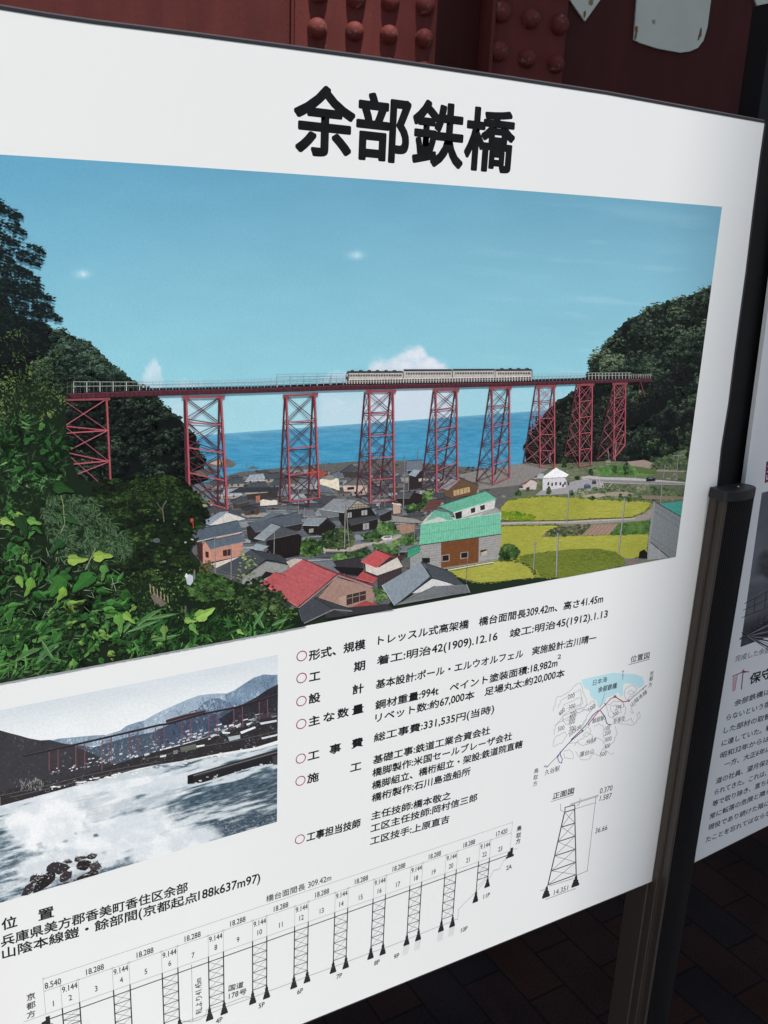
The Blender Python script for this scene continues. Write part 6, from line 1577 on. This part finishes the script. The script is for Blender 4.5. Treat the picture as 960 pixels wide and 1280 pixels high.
# the viaduct in that picture
rd = (112, 78, 86)
deckl = Wz((140, 552), (290, 520), (480, 477), (640, 440), (800, 403), (960, 365)) + Wy((145, 455), (400, 385), (600, 345), (760, 300), (890, 258))
for a, b, yb_ in ((295, 348, (640, 660)), (455, 508, (640, 632)), (612, 668, (640, 600)), (775, 828, (560, 545))):
    for x, y in ((a, yb_[0]), (b, yb_[1])):
        yt_ = 552 - (x - 140) * 0.228
        ph.line(Wz((x, yt_), (x, y)), 1.2, rd)
    for k in range(4):
        y0 = 552 - (a - 140) * 0.228 + 12 + k * 30
        ph.line(Wz((a, y0 + 10), (b, y0 - 3)), 0.5, (84, 52, 60)); ph.line(Wz((a, y0 + 30), (b, y0)), 0.4, (84, 52, 60), lift=0.3)
for a, b, y0, y1 in ((75, 132, 478, 612), (250, 310, 440, 575), (430, 486, 392, 545), (598, 655, 346, 490), (767, 822, 302, 425)):
    for x in (a, b):
        ph.line(Wy((x, y0 - (x - a) * 0.25), (x + 4, y1 - (x - a) * 0.3)), 1.15, rd)
    for k in range(4):
        yy = y0 + (y1 - y0) * (k + 0.6) / 4.5
        ph.line(Wy((a, yy), (b, yy - 16)), 0.5, (80, 52, 62)); ph.line(Wy((a, yy + 22), (b, yy - 12)), 0.4, (80, 52, 62), lift=0.3)
ph.line(deckl, 2.5, (40, 35, 41)); ph.line([(x, y - 1.0) for x, y in deckl], 0.5, (86, 70, 78))
tr = Wy((145, 428), (270, 392), (410, 362), (412, 376), (270, 412), (147, 446))
ph.poly(tr, (62, 48, 54)); ph.line(Wy((148, 436), (270, 402), (408, 369)), 0.7, (60, 40, 46)); ph.line(Wy((300, 384), (312, 372), (350, 362), (352, 370)), 0.8, (52, 40, 46)); ph.line(Wy((147, 427), (270, 391), (410, 361)), 0.6, (104, 82, 86))
# the dark jetty
ph.poly(Wx((592, 428), (875, 345), (890, 345), (890, 385), (800, 400), (640, 450), (592, 455)), (34, 34, 38)); ph.poly(Wx((592, 428), (640, 414), (890, 340), (890, 352), (625, 430), (600, 432)), (52, 52, 56))
ph.line(Wx((600, 432), (640, 420), (890, 350)), 0.7, (126, 124, 122)); ph.poly(Wx((592, 430), (610, 424), (610, 450), (592, 455)), (24, 24, 27)); ph.poly(Wx((860, 368), (890, 358), (890, 392), (862, 394)), (62, 60, 66))
polys, cc = [], []
for k in range(26):
    t = rng.random(); polys.append(blob((240 + t * 105 + rng.normal(0, 2), 979 - t * 26 + rng.normal(0, 1.5)), 0.6 + 2 * rng.random(), 0.4 + 0.7 * rng.random())); cc.append((176 + 40 * rng.random(),) * 3)
for k in range(90):
    t = rng.random(); polys.append(blob((60 + t * 260, 985 - t * 50 + rng.normal(1, 1.6)), 0.8 + 3 * rng.random(), 0.4 + 0.7 * rng.random())); cc.append((204 + 24 * rng.random(),) * 3)
ph.many(polys, cc)
# rocks in the surf
Rk = C(0, 1050, 6.0)
RK = [(26, 23, 27), (46, 41, 45), (68, 62, 66), (104, 100, 104)]
for pts_, b_ in ((((158, 420), (190, 345), (230, 322), (246, 330), (250, 380), (215, 412)), 1), (((222, 310), (226, 280), (250, 262), (320, 266), (335, 272), (320, 300), (262, 322), (240, 330)), 1), (((246, 400), (262, 340), (300, 280), (360, 240), (405, 235), (418, 262), (410, 300), (360, 345), (300, 380), (262, 400)), 0),
                 (((345, 232), (352, 200), (385, 172), (440, 165), (500, 182), (528, 205), (500, 232), (440, 262), (400, 240), (362, 242)), 1), (((470, 165), (490, 152), (525, 155), (535, 172), (500, 178)), 2), (((442, 300), (452, 262), (500, 232), (540, 240), (535, 280), (490, 312), (452, 316)), 1),
                 (((556, 160), (562, 135), (600, 122), (640, 122), (660, 134), (620, 146), (580, 165)), 1), (((650, 130), (662, 110), (700, 100), (722, 112), (718, 135), (690, 145), (660, 142)), 1), (((570, 195), (590, 160), (640, 148), (680, 160), (690, 180), (665, 205), (640, 230), (600, 225), (576, 215)), 0),
                 (((668, 205), (690, 175), (730, 160), (752, 180), (765, 205), (735, 222), (690, 238)), 2), (((556, 300), (600, 272), (660, 240), (700, 222), (735, 232), (738, 255), (690, 275), (620, 298), (570, 306)), 0), (((445, 345), (500, 322), (560, 304), (545, 318), (480, 342)), 0)):
    q_ = np.array(Rk(*pts_)); c_ = q_.mean(0)
    ph.poly(q_, RK[b_])
    polys, cc = [], []
    lo, hi = q_.min(0), q_.max(0)
    for p_ in pip(q_, 60):
        up_t = 1 - (p_[1] - lo[1]) / (hi[1] - lo[1])
        polys.append(blade(p_, 1.0 + 2.6 * rng.random(), 0.5 + 0.7 * rng.random(), -0.6 + rng.normal(0, 0.5))); cc.append(ramp(RK, 0.1 + 0.5 * up_t * rng.random() + 0.25 * rng.random() ** 3 + 0.12 * b_))
    for p_ in pip(q_, 4):
        polys.append(blade(p_, 1.2 + 3.2 * rng.random(), 0.6, -0.9 + rng.normal(0, 0.6))); cc.append((170 + 40 * rng.random(),) * 3)
    ph.many(polys, cc)
polys, cc = [], []
for k in range(60):
    x, y = pip(Wr((150, 640), (360, 590), (600, 520), (680, 600), (560, 660), (360, 700), (160, 790)), 1)[0]
    polys.append(blade((x, y), 1 + 4 * rng.random(), 0.5, -0.3 + rng.normal(0, 0.5))); cc.append((186 + 36 * rng.random(),) * 3)
ph.many(polys, cc)
print('winter film', ph.n, 'verts, top', ph.z)
ph.build('printed_photograph', M_PRINT, board)
# ------------------------------------------------------------------ the post between the two boards
M_POST = mat('bronze_anodised_aluminium', (0.058, 0.046, 0.039), 0.42, 0.4, 0.3)
_N, _L, _b = nodes(M_POST)
_tc = _N.new('ShaderNodeTexCoord'); _mp = _N.new('ShaderNodeMapping'); _mp.inputs['Scale'].default_value = (260, 260, 3)
_n = _N.new('ShaderNodeTexNoise'); _n.inputs['Scale'].default_value = 1.0; _n.inputs['Detail'].default_value = 4
_r = _N.new('ShaderNodeMapRange'); _r.inputs[3].default_value = 0.3; _r.inputs[4].default_value = 0.5
_L.new(_tc.outputs['Object'], _mp.inputs[0]); _L.new(_mp.outputs[0], _n.inputs['Vector']); _L.new(_n.outputs[0], _r.inputs[0]); _L.new(_r.outputs[0], _b.inputs['Roughness'])
M_DARK = mat('black_post_cover', (0.006, 0.006, 0.007), 0.5, 0.2)
M_CAP = mat('black_plastic_cap', (0.014, 0.014, 0.017), 0.42, 0.4)
noise_tint(M_CAP, (0.006, 0.006, 0.007), (0.012, 0.012, 0.014), 120, 4, rough=(0.3, 0.55))
M_SCREW = mat('bright_screw', (0.6, 0.6, 0.58), 0.25, 0.5, 1.0)

post = empty('sign_post', 'dark bronze aluminium post with rounded black cap at the right edge of the big board', 'sign post', (0.907, 0, 0))
XR = 0.0525
bm = bmesh.new()                                                   # left side skin, with its grooves
prof = [(0.0, 0.0425), (0.0, 0.0065), (0.0016, 0.0055), (0.0016, -0.0005), (0.0, -0.0012), (0.0, -0.0088), (0.0012, -0.0096), (0.0012, -0.0112), (0.0, -0.012), (0.0, -0.0125),
        (0.0028, -0.0132), (0.0028, -0.0215), (0.0005, -0.0222), (0.0003, -0.0252), (0.0045, -0.0258), (0.006, -0.02), (0.006, 0.0425)]
prism(bm, prof, 0.0, 1.2455)
from_bm('side_profile', bm, M_POST, post, 0.0003)
bm = bmesh.new()                                                   # ribbed front cover
n = 15; front = []
for k in range(n + 1):
    x = 0.0062 + (XR - 0.0062) * k / n
    yb = -0.0254 - 0.0022 * math.sin(math.pi * k / n)
    front.append((x, yb))
    if k < n:
        x2 = x + (XR - 0.0062) / n * 0.55
        front += [(x2, yb - 0.0001), (x2 + 0.0004, yb + 0.0008), (x + (XR - 0.0062) / n - 0.0003, yb + 0.0008)]
prism(bm, front + [(XR, 0.0425), (0.0062, 0.0425)], 0.0, 1.2455)
from_bm('front_cover', bm, M_DARK, post)
bm = bmesh.new()                                                   # inner post that runs on up behind the gap
box(bm, 0.007, 0.1, 0.016, 0.046, 1.2457, 1.80)
from_bm('inner_post', bm, M_DARK, post, 0.001)
bm = bmesh.new()                                                   # cap
def arc(cx, cy, r, a0, a1, k):
    return [(cx + r * math.cos(a0 + (a1 - a0) * i / k), cy + r * math.sin(a0 + (a1 - a0) * i / k)) for i in range(k + 1)]
capo = [(-0.003, -0.0015)] + arc(0.0035, -0.0215, 0.0065, math.pi, 1.45 * math.pi, 6)
for k in range(1, 12):
    x = 0.003 + (0.047 - 0.003) * k / 12
    capo.append((x, -0.0281 - 0.0032 * math.sin(math.pi * k / 12)))
capo += arc(0.0455, -0.0155, 0.0125, -0.5 * math.pi, 0.35 * math.pi, 8) + [(0.0535, -0.0015)]
prism(bm, capo, 1.2455, 1.2588)
from_bm('post_cap', bm, M_CAP, post, 0.0018)
bm = bmesh.new()
bmesh.ops.create_uvsphere(bm, u_segments=12, v_segments=8, radius=0.0019, matrix=Matrix.Translation((0.0335, -0.014, 1.2588)) @ Matrix.Diagonal((1, 1, 0.45, 1)))
from_bm('cap_screw', bm, M_SCREW, post, smooth=True)
bm = bmesh.new()                                                   # hidden left post of the big board
post2 = empty('sign_post', 'dark bronze aluminium post with flat black cap at the left edge of the big board', 'sign post', (-0.045, 0, 0))
box(bm, 0.0, 0.0525, -0.0255, 0.0425, 0.0, 1.2455)
from_bm('side_profile', bm, M_POST, post2, 0.002)
bm = bmesh.new(); box(bm, -0.002, 0.0545, -0.0275, -0.002, 1.2457, 1.2588); from_bm('post_cap', bm, M_CAP, post2, 0.002)

# ------------------------------------------------------------------ second board, leaning a little
YB2 = 0.0045
M_PANEL2 = M_PANEL
b2 = empty('information_board', 'narrow slice of a second white board with black and white photo right of the post', 'information board', (0, 0, 0))
q = [tuple(map(float, p)) for p in onboard([(958.3, 400), (931.7, 588), (868.2, 1078), (960, 1032)], -YB2)]
dl = np.array(q[0]) - np.array(q[2]); dl = dl / np.hypot(*dl); db = np.array(q[3]) - np.array(q[2]); db = db / np.hypot(*db)
c0 = np.array(q[2]); c1 = c0 + db * 0.9; c2 = c1 + dl * 1.0; c3 = c0 + dl * 1.0
bm = bmesh.new(); plate(bm, [tuple(c0), tuple(c1), tuple(c2), tuple(c3)], YB2, YB2 + 0.006)
from_bm('panel', bm, M_PANEL2, b2)
bm = bmesh.new()
cc = c0 - dl * 0.0024
plate(bm, [tuple(cc), tuple(cc + db * 0.9), tuple(c1 - dl * 0.0003), tuple(c0 - dl * 0.0003)], YB2 + 0.0006, YB2 + 0.007)
from_bm('rim', bm, M_RIM, b2)
for xx in (1.83,):
    bm = bmesh.new(); box(bm, xx, xx + 0.0525, -0.0255, 0.0425, 0.0, 1.25)
    p3 = from_bm('sign_post', bm, M_POST, None, 0.002)
    tag(p3, 'dark bronze aluminium post at the far right end of the second board', 'sign post')

f2 = Film(depth=3e-5 - YB2)
def w2(s, a, b, bold=0.018, em=0.0108, col=(22, 23, 27)):
    write(f2, s, a, b, col, bold, em=em)
X8 = C(870, 940, 8.533)
for s, a, b in (('道の社員、望月保吉', (210, 345), (790, 125)), ('られてきた。これは、', (195, 462), (748, 250)), ('等で取り除き、直ちに', (172, 588), (800, 330)),
                ('常に転落の危険と隣ら', (145, 722), (790, 440)), ('現役であり続けた陰に', (126, 840), (775, 570)), ('たことを忘れてはならな', (102, 968), (790, 672))):
    w2(s, X8(a)[0], X8(b)[0])
X7 = C(900, 780, 7.111)
for s, a, b in (('余部鉄橋は', (126, 735), (440, 622)), ('らないという宿', (55, 862), (440, 735)), ('した部材の取替', (30, 975), (445, 840)), ('に達していた。戦', (12, 1090), (455, 940)), ('昭和32年からは', (0, 1198), (435, 1040))):
    w2(s, X7(a)[0], X7(b)[0])
w2('一方、大正6年に', X8((298, 168))[0], X8((790, -5))[0])
w2('完成した余部', X7((132, 340))[0], X7((440, 252))[0], 0.0, 0.0105)
w2('保守', X7((258, 540))[0], X7((452, 478))[0], 0.03, 0.0185)
RD2 = (120, 40, 62)
f2.line(X7((113, 465), (205, 425), (258, 425)), 1.1, RD2); f2.line(X7((208, 405), (205, 432), (190, 580)), 1.2, RD2); f2.line(X7((200, 425), (225, 425)), 2.4, RD2)
for a, b in (((118, 468), (112, 598)), ((155, 455), (132, 590))):
    f2.line(X7(a, b), 0.7, (185, 110, 125))
for k in range(5):
    t0, t1 = k / 5, (k + 1) / 5
    a0 = (118 - 6 * t0, 468 + 130 * t0); b0 = (155 - 23 * t0, 455 + 135 * t0); a1 = (118 - 6 * t1, 468 + 130 * t1); b1 = (155 - 23 * t1, 455 + 135 * t1)
    f2.line(X7(a0, b1), 0.5, (185, 110, 125)); f2.line(X7(b0, a1), 0.5, (185, 110, 125)); f2.line(X7(a1, b1), 0.5, (185, 110, 125))
f2.build('body_lettering', M_INK, b2)
f3 = Film(depth=3e-5 - YB2)
f3.poly([(957.8, 577.5), (975, 572), (973, 598), (955.8, 604)], (110, 45, 75))
f3.line([(959.5, 583), (966, 581)], 1.2, (215, 215, 220)); f3.line([(959, 590), (966, 587.5)], 1.2, (215, 215, 220)); f3.line([(958.3, 599), (966, 596)], 1.4, (215, 215, 220)); f3.line([(958.7, 594), (958.3, 599)], 1.0, (215, 215, 220))
f3.build('chapter_mark', M_INK, b2)

# its black and white photograph: mist, cliffs, deck railing and rails
f4 = Film(depth=3e-5 - YB2)
pq = onboard([(952.3, 616), (922.6, 809.8)], -YB2)
p00 = pq[0]; dlen = float(np.hypot(*(pq[0] - pq[1])))
nx_, ny_ = 120, 90
ss, tt = np.meshgrid(np.linspace(0, 1, nx_), np.linspace(0, 1, ny_))
UV = p00 + ss[..., None] * db * 0.36 - tt[..., None] * dl * dlen
g = 96 + 22 * tt + 26 * (fbm(3, ss * 9, tt * 7) - 0.5)
cl = smooth(0.02, -0.02, np.abs(tt - 0.5 + 0.04 * np.sin(ss * 30)) - 0.06 - 0.3 * ss) * smooth(0.03, 0.1, ss + 0.03)
g = g * (1 - cl) + (45 + 40 * fbm(5, ss * 40, tt * 40)) * cl
sea = smooth(0.56, 0.6, tt)
g = g * (1 - sea) + (92 + 30 * (fbm(9, ss * 30, tt * 60) - 0.5)) * sea
dk = smooth(0.80, 0.86, tt + 0.2 * (ss - 0.1))
g = g * (1 - dk) + (62 + 50 * (fbm(14, ss * 60, tt * 14) - 0.5)) * dk
f4.grid(UV, ink(np.stack([g * 0.97, g, g * 1.05], -1)))
X6 = C(810, 560, 4.267)
f4.clip = None
RC = (28, 29, 34)
f4.line(X6((515, 830), (640, 765)), 0.8, RC); f4.line(X6((508, 865), (640, 805)), 0.7, RC); f4.line(X6((500, 905), (640, 850)), 0.7, RC)
for x in (572, 630):
    f4.line(X6((x, 800 - (x - 572) * 0.5), (x - 8, 876 - (x - 572) * 0.4)), 0.9, RC)
for k in range(10):
    f4.line(X6((490 + k * 3, 1020 - k * 3), (640 + 40, 905 + k * 22)), 1.1 if k % 2 else 1.8, RC if k % 2 == 0 else (130, 132, 138))
for k in range(9):
    f4.line(X6((500 + k * 22, 985 - k * 11), (530 + k * 24, 1000 - k * 14)), 1.0, (26, 27, 31))
f4.build('printed_photograph', M_PRINT, b2)
